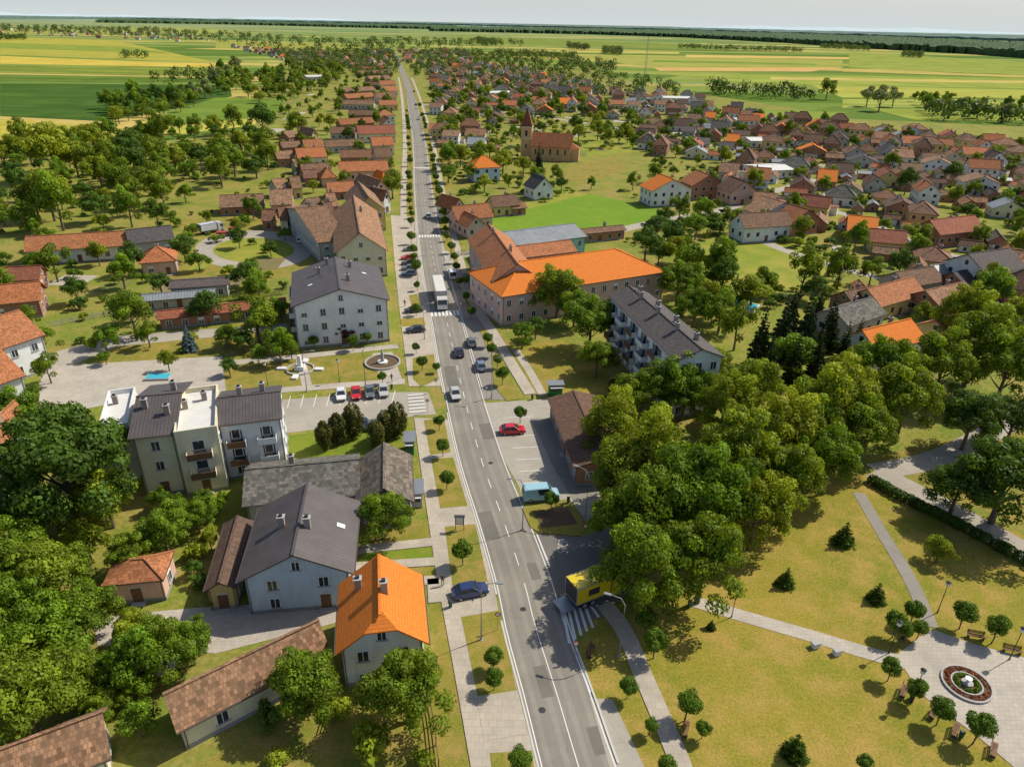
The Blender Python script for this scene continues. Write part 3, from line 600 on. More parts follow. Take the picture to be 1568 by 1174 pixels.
for i in range(22):
    rf=random.choice(['gx','gy','gx','hip','gx']); m=[T_or,T_br,T_db,T_old,T_cg,T_br,T_br,T_cor,T_old,T_red,T_br,T_new,T_old,T_gy,T_cg,T_db,T_or,T_br,T_old,T_cor,T_or,T_db][i]; h=random.choice([3.4,3.8,5.8])
    mb=build(random.uniform(9,14),random.uniform(8,11),h,rf,random.uniform(2.8,4),random.choice([Ww,Ww,Wc,Wy,Wsal,Wk,Wg,Wb]),m,near=False,floors=2 if h>5 else 1,chim=[(.3,.25)],o=.4)
    if i%3==0: mb.box(5.5,-5,1.4,3.5,4,2.8,Ww); mb.box(5.5,-5,2.87,3.9,4.4,.14,m)
    HV.append(mb.mesh("village_house"))
for i in range(6):
    SHED.append(build(random.uniform(5,9),random.uniform(4,5.5),2.5,'gx',random.uniform(1,2),random.choice([Wk,Wg,Ww]),[T_br,T_old,T_cor,T_gy,T_or,T_db][i],near=False,o=.25,plinth=False).mesh("garden_shed"))
def inpoly(x,y,pl):
    c=False;n=len(pl)
    for i in range(n):
        a,b=pl[i],pl[(i+1)%n]
        if (a[1]>y)!=(b[1]>y) and x<(b[0]-a[0])*(y-a[1])/(b[1]-a[1])+a[0]: c=not c
    return c
def hit_rect(x,y,r):
    for cx,cy,hx,hy,a in RECTS:
        dx,dy=x-cx,y-cy
        if dx*dx+dy*dy>(hx+hy+r)**2: continue
        c,s=math.cos(-a),math.sin(-a); lx,ly=dx*c-dy*s,dx*s+dy*c
        if abs(lx)<hx+r and abs(ly)<hy+r: return True
    return False
def hit_road(x,y,r):
    for l,hw in ROADS:
        for i in range(len(l)-1):
            ax,ay=l[i];bx,by=l[i+1]; dx,dy=bx-ax,by-ay; L=dx*dx+dy*dy
            if L==0: continue
            t=max(0,min(1,((x-ax)*dx+(y-ay)*dy)/L)); ex,ey=ax+t*dx-x,ay+t*dy-y
            if ex*ex+ey*ey<(hw+r)**2: return True
    return False
def scatter(px,spacing,n,avoid_r=1,rr=True,keep=()):
    pl=[tuple(P(u,v)[:2]) for u,v in px]; xs=[p[0] for p in pl]; ys=[p[1] for p in pl]; out=[]; grid={}
    kp=[[tuple(P(u,v)[:2]) for u,v in k] for k in keep]
    tries=0
    while len(out)<n and tries<n*12:
        tries+=1; x=random.uniform(min(xs),max(xs)); y=random.uniform(min(ys),max(ys))
        if not inpoly(x,y,pl): continue
        g=(int(x//spacing),int(y//spacing))
        if any((q[0]-x)**2+(q[1]-y)**2<spacing**2 for i in(-1,0,1) for j in(-1,0,1) for q in grid.get((g[0]+i,g[1]+j),())): continue
        if any(inpoly(x,y,k) for k in kp): continue
        if hit_rect(x,y,avoid_r) or (rr and hit_road(x,y,avoid_r)): continue
        grid.setdefault(g,[]).append((x,y)); out.append((x,y))
    return out
MEADOWS=[[(690,340),(760,325),(905,297),(1030,325),(1000,340),(905,357),(790,368),(720,372)],[(1030,385),(1150,355),(1290,405),(1250,445),(1130,440),(1060,425)],[(870,240),(990,225),(1000,290),(900,290),(860,275)]]
def village(px,sp,n,base,name="village_house"):
    for x,y in scatter(px,sp,n,6.2,True,MEADOWS):
        a=base+random.choice([0,math.pi/2])+random.gauss(0,.06); k=random.uniform(.85,1.12)
        put(name,random.choice(HV),(x,y,0),a,(k,k,random.uniform(.85,1.1))); RECTS.append((x,y,6.5*k,5.5*k,a))
    for x,y in scatter(px,9,int(n*.8),3.2,True,MEADOWS):
        a=base+random.choice([0,math.pi/2])+random.gauss(0,.05); put("garden_shed",random.choice(SHED),(x,y,0),a,random.uniform(.8,1.2)); RECTS.append((x,y,3.5,2.8,a))
RV=[(1000,195),(1120,176),(1300,198),(1600,232),(1600,345),(1400,310),(1150,250),(970,235)]
village(RV,15.5,240,-.25)
village([(1090,265),(1200,255),(1400,330),(1568,400),(1568,450),(1420,440),(1300,370),(1150,330)],15,80,-.35)
village([(870,135),(1080,155),(1090,175),(960,185),(800,165)],22,100,-.15)
village([(660,100),(740,100),(900,130),(900,155),(800,190),(670,190)],20,120,-.05)
village([(645,205),(720,205),(760,235),(660,225)],16,18,0)
village([(350,72),(590,92),(595,108),(440,95)],36,80,0)
village([(0,46),(240,50),(330,62),(300,66),(0,52)],110,70,0)
village([(560,80),(720,80),(730,98),(600,98)],36,50,0)
village([(1290,440),(1568,470),(1568,520),(1330,500)],15,14,-.2)
gp=MB()
for reg,base,nn in ((RV,-.25,230),([(660,130),(900,150),(1000,200),(960,290),(700,300),(668,220)],-.1,60),([(410,130),(480,120),(500,300),(420,330),(400,230)],0,50),([(1090,265),(1200,255),(1568,400),(1568,450),(1300,400),(1100,330)],-.3,60),([(60,420),(440,400),(440,470),(80,500)],0,8)):
    for k,(x,y) in enumerate(scatter(reg,12,nn,3,True,MEADOWS)):
        a=base+random.gauss(0,.04); w_,d_=random.uniform(4,9),random.uniform(8,16); c,s_=math.cos(a),math.sin(a)
        gp.add([(x+X*c-Y*s_,y+X*s_+Y*c,.07+.0007*(k%40)) for X,Y in ((-w_/2,-d_/2),(w_/2,-d_/2),(w_/2,d_/2),(-w_/2,d_/2))],[(0,1,2,3)],random.choice([S_soil,G_plot,G_yel,G_lawn,G_plot,G_yel,C_pl]))
gp.obj("garden_plots")
# ---------------------------------------------------------------- trees
def npmesh(name,V,Q,mats,mi,tint):
    me=bpy.data.meshes.new(name); me.vertices.add(len(V)); me.vertices.foreach_set('co',np.asarray(V,dtype=np.float32).ravel())
    me.loops.add(len(Q)*4); me.loops.foreach_set('vertex_index',np.asarray(Q,dtype=np.int32).ravel())
    me.polygons.add(len(Q)); me.polygons.foreach_set('loop_start',np.arange(0,len(Q)*4,4,dtype=np.int32))
    try: me.polygons.foreach_set('loop_total',np.full(len(Q),4,dtype=np.int32))
    except Exception: pass
    me.polygons.foreach_set('material_index',np.asarray(mi,dtype=np.int32))
    a=me.attributes.new('tint','FLOAT','FACE'); a.data.foreach_set('value',np.asarray(tint,dtype=np.float32))
    for m in mats: me.materials.append(m)
    me.update(); me.validate(); return me
def leafq(rng,C,Rr,n,size,tints,upb=.25,spread=.45,inner=.7):
    C=np.asarray(C,float); Rr=np.asarray(Rr,float)
    if Rr.ndim==1: Rr=np.stack([Rr,Rr,Rr],1)
    w_=Rr[:,0]**2; idx=rng.choice(len(C),n,p=w_/w_.sum())
    d=rng.normal(size=(n,3)); d/=np.linalg.norm(d,axis=1,keepdims=True); d[:,2]+=upb; d/=np.linalg.norm(d,axis=1,keepdims=True)
    pos=C[idx]+d*Rr[idx]*rng.uniform(inner,1.1,(n,1))
    nr=d+rng.normal(size=(n,3))*spread; nr/=np.linalg.norm(nr,axis=1,keepdims=True)
    t=np.cross(nr,rng.normal(size=(n,3))); t/=np.linalg.norm(t,axis=1,keepdims=True); b=np.cross(nr,t)
    s=(size*rng.uniform(.6,1.35,n))[:,None]
    V=np.stack([pos-t*s*.55,pos-b*s*.4,pos+t*s*.55,pos+b*s*.4],1).reshape(-1,3); Q=np.arange(n*4).reshape(-1,4)
    return V,Q,np.asarray(tints)[idx]*rng.uniform(.8,1.2,n)
def trunkmb(h,r,limbs,rng,spreadr):
    mb=MB(); mb.tube([(0,0,-.2),(0.05,0,h*.35),(.1*r,.1,h*.7),(0,0,h)],[r*1.25,r,r*.75,r*.3],BARK,8)
    for i in range(limbs):
        a=i*2.4+rng.uniform(0,1); z=h*rng.uniform(.4,.8); e=spreadr*rng.uniform(.5,.8)
        mb.tube([(0,0,z),(math.cos(a)*e*.5,math.sin(a)*e*.5,z+e*.4),(math.cos(a)*e,math.sin(a)*e,z+e*.9)],[r*.5,r*.32,r*.1],BARK,5)
    return mb
def join(name,mb,V,Q,t,lm):
    tv=np.array(mb.v); tq=np.array([f for f in mb.f if len(f)==4])
    VV=np.vstack([tv,V]); QQ=np.vstack([tq,Q+len(tv)]); mi=np.r_[np.zeros(len(tq)),np.ones(len(Q))]; tt=np.r_[np.ones(len(tq)),t]
    return npmesh(name,VV,QQ,[BARK,lm],mi,tt)
def broad(name,seed,r,n,leaf,lm,ncl=34,zr=1.15,flat=.85,cr=(.24,.42),k0=.4,k1=.86):
    rng=np.random.default_rng(seed); zc=r*zr; C=[];R=[];T=[]
    lop=rng.uniform(-.12,.12,2); ph=rng.uniform(0,6,4)
    for i in range(ncl):
        d=rng.normal(size=3); d/=np.linalg.norm(d)
        if d[2]<-.5: d[2]*=-.5
        az=math.atan2(d[1],d[0]); env=1+.14*math.sin(2*az+ph[0])+.11*math.sin(3*az+ph[1])+.13*math.sin(3*d[2]+ph[2])
        k=rng.uniform(k0,k1)*env; rr=r*rng.uniform(*cr)
        C.append(((d[0]+lop[0])*k*r,(d[1]+lop[1])*k*r,zc+d[2]*k*r*flat)); R.append((rr,rr,rr*.75)); T.append(rng.uniform(.65,1.35))
    V,Q,t=leafq(rng,C,R,n,leaf,T,.35,.36,.7)
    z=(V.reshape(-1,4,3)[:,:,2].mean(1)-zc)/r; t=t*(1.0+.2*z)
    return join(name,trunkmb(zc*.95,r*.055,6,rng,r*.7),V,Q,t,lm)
def conif(name,seed,r,h,n,leaf,lm):
    rng=np.random.default_rng(seed); C=[];R=[];T=[]
    z=h*.1; 
    while z<h*.98:
        k=(1-z/h)**.85; nb=max(3,int(9*k)); a0=rng.uniform(0,6)
        for i in range(nb):
            a=a0+i*2*math.pi/nb+rng.uniform(-.2,.2)
            for q in (.35,.75):
                e=r*k*q*rng.uniform(.8,1.25); C.append((math.cos(a)*e,math.sin(a)*e,z-e*.25)); s=max(r*k*.28,.12); R.append((s,s,s*.45)); T.append(rng.uniform(.6,1.3))
        z+=h*.055
    V,Q,t=leafq(rng,C,R,n,leaf,T,.1,.7,.4)
    mb=MB(); mb.tube([(0,0,-.2),(0,0,h*.5),(0,0,h*.97)],[r*.1,r*.06,.02],BARK,6)
    return join(name,mb,V,Q,t,lm)
def column(name,seed,r,h,n,leaf,lm):
    rng=np.random.default_rng(seed); C=[];R=[];T=[]
    for i in range(46):
        z=rng.uniform(.08,.95); k=math.sin(min(1,z*1.6+.25)*math.pi/2)*(1 if z<.6 else (1-(z-.6)/.45)); a=rng.uniform(0,6.3); e=r*k*.62
        C.append((math.cos(a)*e,math.sin(a)*e,z*h)); s=r*.4*max(k,.3); R.append((s,s,s*1.7)); T.append(rng.uniform(.65,1.3))
    V,Q,t=leafq(rng,C,R,n,leaf,T,.3,.6)
    mb=MB(); mb.tube([(0,0,-.2),(0,0,h*.5),(0,0,h*.9)],[r*.12,r*.08,.03],BARK,6)
    return join(name,mb,V,Q,t,lm)
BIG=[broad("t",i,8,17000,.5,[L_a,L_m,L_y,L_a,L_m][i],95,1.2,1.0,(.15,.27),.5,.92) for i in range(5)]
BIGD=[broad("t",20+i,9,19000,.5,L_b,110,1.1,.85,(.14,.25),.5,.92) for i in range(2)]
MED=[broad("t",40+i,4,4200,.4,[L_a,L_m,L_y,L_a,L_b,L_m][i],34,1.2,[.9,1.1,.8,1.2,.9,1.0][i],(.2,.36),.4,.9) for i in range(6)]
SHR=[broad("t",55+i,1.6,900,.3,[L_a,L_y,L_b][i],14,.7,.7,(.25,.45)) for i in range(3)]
WIL=[broad("t",60,5,3000,.6,L_wi,22,1.1,.9)]
PUR=[broad("t",61,3,3500,.3,L_pu,22,1.2,1.1)]
CON=[conif("t",70+i,2.2,9,6000,.32,L_c) for i in range(2)]; SPR=[conif("t",75,2.4,5.2,5000,.26,L_b)]; BSP=[conif("t",76,2.4,7,5000,.3,L_bs)]
COL=[column("t",80+i,2,7.5,6000,.28,L_ol) for i in range(2)]
def ballm(seed):
    rng=np.random.default_rng(seed); C=[];R=[];T=[]
    for i in range(34):
        d=rng.normal(size=3); d/=np.linalg.norm(d); C.append((d[0]*.75,d[1]*.75,2.35+d[2]*.55)); R.append(rng.uniform(.3,.5)); T.append(rng.uniform(.7,1.3))
    V,Q,t=leafq(rng,C,R,4200,.15,T,.2,.4,.8)
    return join("t",trunkmb(2.2,.07,4,rng,.6),V,Q,t,L_g)
BALL=[ballm(90+i) for i in range(3)]
def tree(lst,name,nom,ratio,u,v,Rp,zs=1.0):
    zc=4
    for _ in range(5):
        p=P(u,v,zc); r=Rp*depth(p)/F; zc=ratio*r*zs
    k=r/nom; put(name,random.choice(lst),(p.x,p.y,0),random.uniform(0,6.28),(k,k,k*zs)); return p,r
for u,v,R in ((20,640,50),(160,760,50),(250,815,42),(200,850,36),(300,790,28),(60,880,62),(120,940,52),(25,960,70),(110,1030,50),(40,1070,80),(175,1030,36),(240,985,50),(290,985,38),(205,960,34),(20,840,55),(150,1080,30),
 (465,1045,60),(622,1050,66),(584,785,42),(855,442,40),(905,492,40),(880,470,28),(915,545,30),(1040,430,34),(1065,470,28),(1030,590,46),(985,600,42),(1050,600,42)):
    p,r=tree(BIG,"broadleaf_tree",8,1.2,u,v,R); RECTS.append((p.x,p.y,r*.5,r*.5,0))
for u,v,R in ((935,650,48),(1000,700,62),(1000,775,70),(1080,760,75),(1080,850,66),(990,860,66),(950,800,46),(1130,690,60),(1160,780,52),(1190,660,56),(1215,730,52),(1240,640,52),(1290,610,60),(1330,660,46),(1275,700,46),(1150,590,42),(1390,610,55),(1445,560,48),(1500,520,55),(1545,560,50),(1475,480,40),(1340,560,44),(1090,560,30),
 (1110,620,45),(945,720,50)):
    p,r=tree(BIG,"plane_tree",8,1.2,u,v,R,1.22); RECTS.append((p.x,p.y,r*.5,r*.5,0))
for u,v,R in ((90,700,108),(1490,640,52),(1545,730,80),(1470,745,50),(1555,640,45),(50,790,60)):
    p,r=tree(BIGD,"dark_broadleaf_tree",9,1.1,u,v,R); RECTS.append((p.x,p.y,r*.5,r*.5,0))
for u,v,R in ((80,400,28),(185,415,24),(200,480,38),(280,378,20),(315,468,26),(392,488,36),(370,520,18),(75,225,42),(20,225,22),(50,300,30),(225,510,20),(160,545,12),(345,515,18),(430,520,18),(445,535,14),(385,440,14),(600,280,20),(400,180,22),(455,190,18),(1268,135,14),(590,170,10),
 (705,235,16),(770,245,18),(1120,335,18),(990,370,25),(1010,385,18),(1250,440,20),(720,265,12),(860,280,10),(330,905,18),(210,1105,30),(800,510,22),(820,500,18),(1440,840,22),(560,250,10),(740,380,10),(550,225,9),(500,790,10),(350,560,14),(655,1010,14),(395,545,14)):
    p,r=tree(MED,"garden_tree",4,1.2,u,v,R); RECTS.append((p.x,p.y,r*.5,r*.5,0))
for u,v,R in ((1330,147,14),(1350,150,18),(1370,148,14),(330,120,14),(345,112,12),(312,135,14),(300,142,12),(360,98,12),(1470,162,12),(1500,168,12),(1540,172,14)): tree(WIL,"willow_tree",5,1.1,u,v,R)
for u,v,R in ((1200,500,24),(1238,492,24),(1168,510,20),(1275,490,20),(1295,525,16),(1220,545,18),(825,240,9),(1180,550,18),(1255,540,18),(1315,515,14),(1215,470,16),(1255,470,14)): 
    p,r=tree(CON,"conifer",2.2,2.1,u,v,R,1.25); RECTS.append((p.x,p.y,r*.8,r*.8,0))
tree(CON,"conifer",2.2,2.1,412,672,22)
for u,v,R in ((1090,955,9),(1205,882,17),(1295,815,20),(1345,905,17),(1220,1140,24)): tree(SPR,"small_spruce",2.4,1.1,u,v,R)
tree(BSP,"blue_spruce",2.4,1.45,287,517,15); tree(PUR,"purple_plum_tree",3,1.2,528,510,15)
for u,v,R in ((496,665,14),(516,655,15),(540,642,17),(590,648,15),(607,640,17),(575,662,14),(940,590,10)): tree(COL,"columnar_cypress",2,1.9,u,v,R)
balls=[(990,945,19),(1005,978,22),(963,1048,16),(1055,1073,23),(997,1108,13),(1078,1113,14),(1022,1168,16),(795,1160,22),(756,1003,17),(757,1035,17),(1480,935,20),(1530,957,20),(1402,932,17),(1375,950,19),(1405,1053,18),(1367,1020,17),(1445,1083,21),(1503,1108,24),(1385,960,15),
 (672,643,10),(678,680,12),(684,730,13),(708,840,18),(646,552,10),(769,570,12),(797,630,11),(762,549,9),(753,532,9),(747,516,9),(722,475,8),(714,452,7),(637,470,8),(845,762,13),(540,520,10),(562,515,8),(585,575,8),(637,530,7),(668,560,7),(1410,960,14),(480,520,9),(712,428,7),(1325,1165,14)]
for u,v,R in balls: tree(BALL,"globe_tree",1.25,1.9,u,v,R)
s=s_at(440)
while s>s_at(170):
    for sd in (1,-1):
        if random.random()<(.8 if s>s_at(230) else .45):
            p,t=at(s+random.uniform(-2,2)); q=p+Vector((t.y,-t.x,0))*sd*(RW+1.8+random.uniform(-.3,.5)); k=random.uniform(.75,1.4); put("globe_tree",random.choice(BALL),(q.x,q.y,0),random.uniform(0,6),k)
    s-=10
def trees(px,sp,n,sz=(.7,1.3),kinds=MED,name="garden_tree",ar=1.0,keep=MEADOWS):
    for x,y in scatter(px,sp,n,ar,True,keep):
        k=sz[0]+(sz[1]-sz[0])*random.random()**1.5; put(name,random.choice(kinds),(x,y,0),random.uniform(0,6.28),(k*random.uniform(.85,1.15),k,k*random.uniform(.8,1.3)))
GLADE=MEADOWS+[[(0,268),(90,262),(110,285),(60,300),(0,310)],[(250,225),(330,215),(340,235),(260,245)],[(230,290),(330,275),(340,300),(250,312)]]
trees([(0,240),(60,225),(150,222),(250,205),(400,205),(430,262),(330,295),(200,350),(120,355),(0,375)],9.5,270,(.6,1.7),MED,"woodland_tree",1,GLADE)
trees([(160,160),(280,150),(330,150),(250,185),(170,195)],10,40,(1,1.6)); trees([(330,110),(430,125),(440,150),(340,150)],10,45,(1,1.5))
trees([(385,165),(500,140),(530,110),(480,100),(420,110),(400,150)],17,100,(.8,1.5))
trees([(400,140),(560,110),(600,110),(600,300),(480,300),(400,230)],14,130,(.5,1.0))
trees([(0,350),(440,330),(440,470),(0,520)],13,40,(.5,1.0)); trees([(0,500),(440,480),(440,560),(60,600)],12,25,(.4,.8))
trees([(660,130),(900,150),(1000,200),(960,290),(900,292),(700,300),(668,260)],13,210,(.5,1.2))
trees([(960,190),(1100,172),(1568,225),(1568,345),(1300,330),(1110,320),(960,290)],13,360,(.35,1.05))
trees([(1030,330),(1150,330),(1568,345),(1568,470),(1290,450),(1040,400)],12,180,(.4,1.15))
trees([(1290,430),(1568,470),(1568,530),(1330,500)],8,40,(.6,1.2)); trees([(1060,400),(1150,430),(1300,440),(1160,470),(1100,500)],9,30,(.7,1.2)); trees([(1080,500),(1160,540),(1320,540),(1320,580),(1200,600),(1100,540)],8,40,(.8,1.4)); trees([(1020,400),(1110,440),(1110,520),(1060,480)],7,20,(.8,1.3))
trees([(0,780),(140,780),(160,960),(250,1060),(200,1120),(0,1120)],5,70,(.6,1.1)); trees([(170,1050),(260,1040),(255,1120),(190,1140)],4,12,(.3,.6)); trees([(250,775),(340,770),(320,900),(270,880)],4,20,(.3,.6))
trees([(1000,340),(1110,330),(1060,400),(1020,420),(1010,390)],8,26,(.6,1.1))
trees([(1400,150),(1568,172),(1568,190),(1400,172)],16,30,(.8,1.4))
for reg,nn in (([(0,250),(440,205),(440,540),(0,560)],140),([(660,150),(1000,200),(1568,225),(1568,470),(1040,400),(700,300)],420),([(250,760),(345,770),(320,930),(250,940)],14),([(400,1080),(650,1060),(690,1174),(420,1174)],10),([(1030,330),(1300,380),(1290,470),(1100,480)],70)):
    trees(reg,4,nn,(.5,1.3),SHR,"shrub",.6)
def mass(name,px,sp,n,r=(4,7),q=60,leaf=1.8,seed=1,lm=None):
    pts=scatter(px,sp,n,0,False); rng=np.random.default_rng(seed)
    if not pts: return
    C=[];R=[]
    for x,y in pts:
        rr=rng.uniform(*r)
        for j in range(3): C.append((x+rng.uniform(-.4,.4)*rr,y+rng.uniform(-.4,.4)*rr,rr*rng.uniform(.7,1.2))); R.append(rr*.75)
    V,Q,t=leafq(rng,C,R,len(pts)*q,leaf,rng.uniform(.6,1.3,len(C)))
    put(name,npmesh(name,V,Q,[lm or L_far],np.zeros(len(Q)),t),(0,0,0))
mass("distant_trees",[(420,80),(600,80),(612,100),(600,125),(450,110)],14,300,seed=2)
mass("distant_trees",[(610,78),(720,80),(860,100),(1010,130),(1060,150),(900,150),(640,120)],14,480,(3,6),seed=3)
mass("distant_trees",[(0,42),(230,46),(420,58),(560,68),(600,80),(440,84),(320,66),(0,50)],45,600,(6,11),40,3,seed=4)
mass("distant_trees",[(560,62),(800,66),(800,72),(560,78)],40,200,(6,10),40,3,seed=5)
for i,px in enumerate(([(730,62),(760,64),(760,72),(732,70)],[(870,72),(900,74),(900,78),(870,76)],[(925,78),(950,80),(950,86),(925,84)],[(1255,72),(1330,76),(1330,79),(1255,75)],[(1130,52),(1500,66),(1500,69),(1130,55)],[(1380,85),(1410,87),(1410,90),(1380,88)],[(1040,74),(1230,80),(1230,82),(1040,76)],[(190,88),(230,88),(230,90),(190,90)],[(240,125),(330,120),(330,124),(250,129)],[(860,100),(940,106),(940,110),(860,104)],[(1090,140),(1240,150),(1240,156),(1090,148)],[(1430,172),(1568,182),(1568,192),(1430,186)],[(0,60),(40,60),(40,62),(0,62)],[(760,84),(880,90),(880,94),(760,88)])):
    mass("tree_line",px,12,90,(5,9),60,2.2,seed=10+i)
fm=m_ground("forest_canopy",[(.04,.075,.03),(.05,.09,.037),(.065,.11,.042)],(.004,.02,.08),.3)
fm2=m_ground("forest_canopy_hazed",[(.10,.15,.13),(.11,.165,.14),(.115,.175,.145)],(.002,.01,.04),.1)  # pale blue-green canopy colour stands in for haze over the farthest forest
def forest(name,front,back,nx,ny,ht,m):
    mb=MB(); L=[P(*q) for q in front]; K=[P(*q) for q in back]
    def lerp(l,t):
        t*=len(l)-1; i=min(int(t),len(l)-2); return l[i].lerp(l[i+1],t-i)
    vs=[]
    for j in range(ny+1):
        for i in range(nx+1):
            p=lerp(L,i/nx).lerp(lerp(K,i/nx),j/ny); j0=(lerp(K,i/nx)-lerp(L,i/nx)).length/ny
            z=ht*random.uniform(.7,1.15)*(0.85+.15*math.sin(i*.13)); 
            if j in (0,ny) or i in (0,nx): vs.append((p.x,p.y+random.uniform(-.8,.8)*min(j0,60),ht*random.uniform(.6,1)))
            else: vs.append((p.x,p.y,z))
    fs=[(j*(nx+1)+i,j*(nx+1)+i+1,(j+1)*(nx+1)+i+1,(j+1)*(nx+1)+i) for j in range(ny) for i in range(nx)]
    n0=len(vs); vs+=[(vs[i][0],vs[i][1],0) for i in range(nx+1)]; fs+=[(i,n0+i,n0+i+1,i+1) for i in range(nx)]
    mb.add(vs,fs,m); mb.obj(name)
forest("forest",[(660,48),(760,50),(900,53),(1050,58),(1200,66),(1350,76),(1480,83),(1600,92)],[(660,43),(760,44),(900,46),(1050,49),(1200,54),(1350,60),(1480,66),(1600,72)],360,10,22,fm)
forest("forest",[(150,35),(350,38),(520,42),(700,46)],[(150,31),(350,34),(520,38),(700,41)],200,5,22,fm)
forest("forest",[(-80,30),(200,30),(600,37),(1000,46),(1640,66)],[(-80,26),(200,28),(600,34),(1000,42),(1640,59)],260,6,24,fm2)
def hills(name,D,hm_,seed,m,x0,x1):
    rng=random.Random(seed); ph=[rng.uniform(0,6) for _ in range(6)]; mb=MB(); vs=[];n=160
    for i in range(n+1):
        x=x0+(x1-x0)*i/n; z=hm_*(.55+.2*math.sin(i*.05+ph[0])+.15*math.sin(i*.13+ph[1])+.08*math.sin(i*.31+ph[2])+.04*math.sin(i*.7+ph[3])); z*=min(1,i/30,(n-i)/30)
        vs+=[(x,D-1500,-1),(x,D,max(z,1)),(x,D+1500,-1)]
    mb.add(vs,[(3*i+k,3*i+3+k,3*i+4+k,3*i+1+k) for i in range(n) for k in (0,1)],m); mb.obj(name)
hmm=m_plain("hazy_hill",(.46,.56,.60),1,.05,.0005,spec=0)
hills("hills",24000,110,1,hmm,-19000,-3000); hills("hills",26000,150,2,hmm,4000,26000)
# ---------------------------------------------------------------- vehicles
def paint(name,c):
    m,nt,b=newmat(name); v=objc(nt); nt.links.new(mix(nt,noise(nt,v,2,3),mul(c,.88),mul(c,1.08)),b.inputs['Base Color']); b.inputs['Roughness'].default_value=.28; b.inputs['Coat Weight'].default_value=.6; b.inputs['Coat Roughness'].default_value=.08; return m
def wheel(mb,x,y,r=.32,w_=.22):
    mb.tube([(x,y-w_/2,r),(x,y+w_/2,r)],[r,r],TR,14); s=1 if y>0 else -1; mb.tube([(x,y+s*w_/2,r),(x,y+s*(w_/2+.015),r)],[r*.6,r*.55],MT,10)
def carmesh(pm,L=4.3,Wd=1.78,Hh=1.46,van=False):
    mb=MB(); h=L/2; w=Wd/2
    st=[(-h,.42,.70,.80),(-h+.08,.28,.86,.93),(-h+.5,.22,.93,1),(-.3*h,.2,.95,1),(.3*h,.2,.94,1),(.62*h,.22,.88,.98),(h-.12,.28,.74,.9),(h,.42,.62,.78)]
    if van: st=[(-h,.4,1.0,.95),(-h+.1,.28,1.1,1),(0,.25,1.1,1),(.5*h,.25,1.08,1),(h-.15,.3,.95,.93),(h,.45,.8,.82)]
    vs=[]
    for x,zb,zt,k in st: vs+=[(x,-w*k*.92,zb),(x,-w*k,zb+.18),(x,-w*k,zt-.15),(x,-w*k*.93,zt),(x,w*k*.93,zt),(x,w*k,zt-.15),(x,w*k,zb+.18),(x,w*k*.92,zb)]
    n=len(st); fs=[(i*8+j,i*8+(j+1)%8,(i+1)*8+(j+1)%8,(i+1)*8+j) for i in range(n-1) for j in range(8)]+[tuple(range(7,-1,-1)),tuple((n-1)*8+j for j in range(8))]
    mb.add(vs,fs,pm)
    zb=.93 if not van else 1.08
    if van: bx=(-h+.06,.66*h); tx=(-h+.22,.36*h)
    else: bx=(-.86*h,.46*h); tx=(-.55*h,.12*h)
    wb,wt=w*.9,w*(.72 if not van else .84); zt=Hh-.05
    g=[(bx[0],-wb,zb-.04),(bx[1],-wb,zb-.04),(bx[1],wb,zb-.04),(bx[0],wb,zb-.04),(tx[0],-wt,zt),(tx[1],-wt,zt),(tx[1],wt,zt),(tx[0],wt,zt)]
    mb.add(g,[(0,1,5,4),(1,2,6,5),(2,3,7,6),(3,0,4,7),(4,5,6,7)],GL)
    mb.slab([(tx[0]-.05,-wt-.03,Hh-.03),(tx[1]+.05,-wt-.03,Hh-.03),(tx[1]+.05,wt+.03,Hh-.03),(tx[0]-.05,wt+.03,Hh-.03)],.05,pm); mb.box((tx[0]+tx[1])/2,0,Hh-.01,(tx[1]-tx[0])*.9,wt*1.8,.05,pm)
    for a,b in ((0,4),(1,5),(2,6),(3,7)): mb.tube([g[a],g[b]],[.06,.05],pm,5)
    for s in (-1,1):
        xm=(bx[0]+bx[1])/2; mb.tube([(xm,s*wb*1.0,zb),((tx[0]+tx[1])/2,s*(wt+.01),zt)],[.05,.045],pm,4)
        if van: mb.add([(bx[0],s*(wb+.01),zb),(xm,s*(wb+.01),zb),((tx[0]+tx[1])/2-.1,s*(wt+.015),zt),(tx[0],s*(wt+.015),zt)],[(0,1,2,3)],pm)
        mb.box(bx[1]-.15,s*(w+.08),zb+.05,.14,.2,.13,pm)
        mb.box(h-.05,s*w*.6,.64 if not van else .75,.1,.34,.13,FR); mb.box(-h+.02,s*w*.68,.72 if not van else .9,.08,.22,.2,RB)
        for x in (-.62*h,.62*h): wheel(mb,x,s*(w-.1))
    mb.box(h-.02,0,.45,.08,Wd*.6,.12,DK); mb.box(-h-.0,0,.6,.06,.5,.12,FR)
    return mb.mesh("car")
CP={k:carmesh(paint("paint_"+k,c)) for k,c in dict(red=(.5,.015,.02),black=(.02,.02,.025),grey=(.12,.13,.14),silver=(.45,.45,.44),white=(.7,.7,.7),blue=(.02,.035,.12),bluegrey=(.14,.18,.25)).items()}
VAN={k:carmesh(paint("van_"+k,c),5.2,1.95,2.15,True) for k,c in dict(white=(.7,.7,.7),ltblue=(.3,.5,.58)).items()}
def veh(me,name,u,v,u2,v2,z=.7):
    p=P(u,v,z); d=P(u2,v2,z)-P(u,v,z); return put(name,me,(p.x,p.y,.06),math.atan2(d.y,d.x))
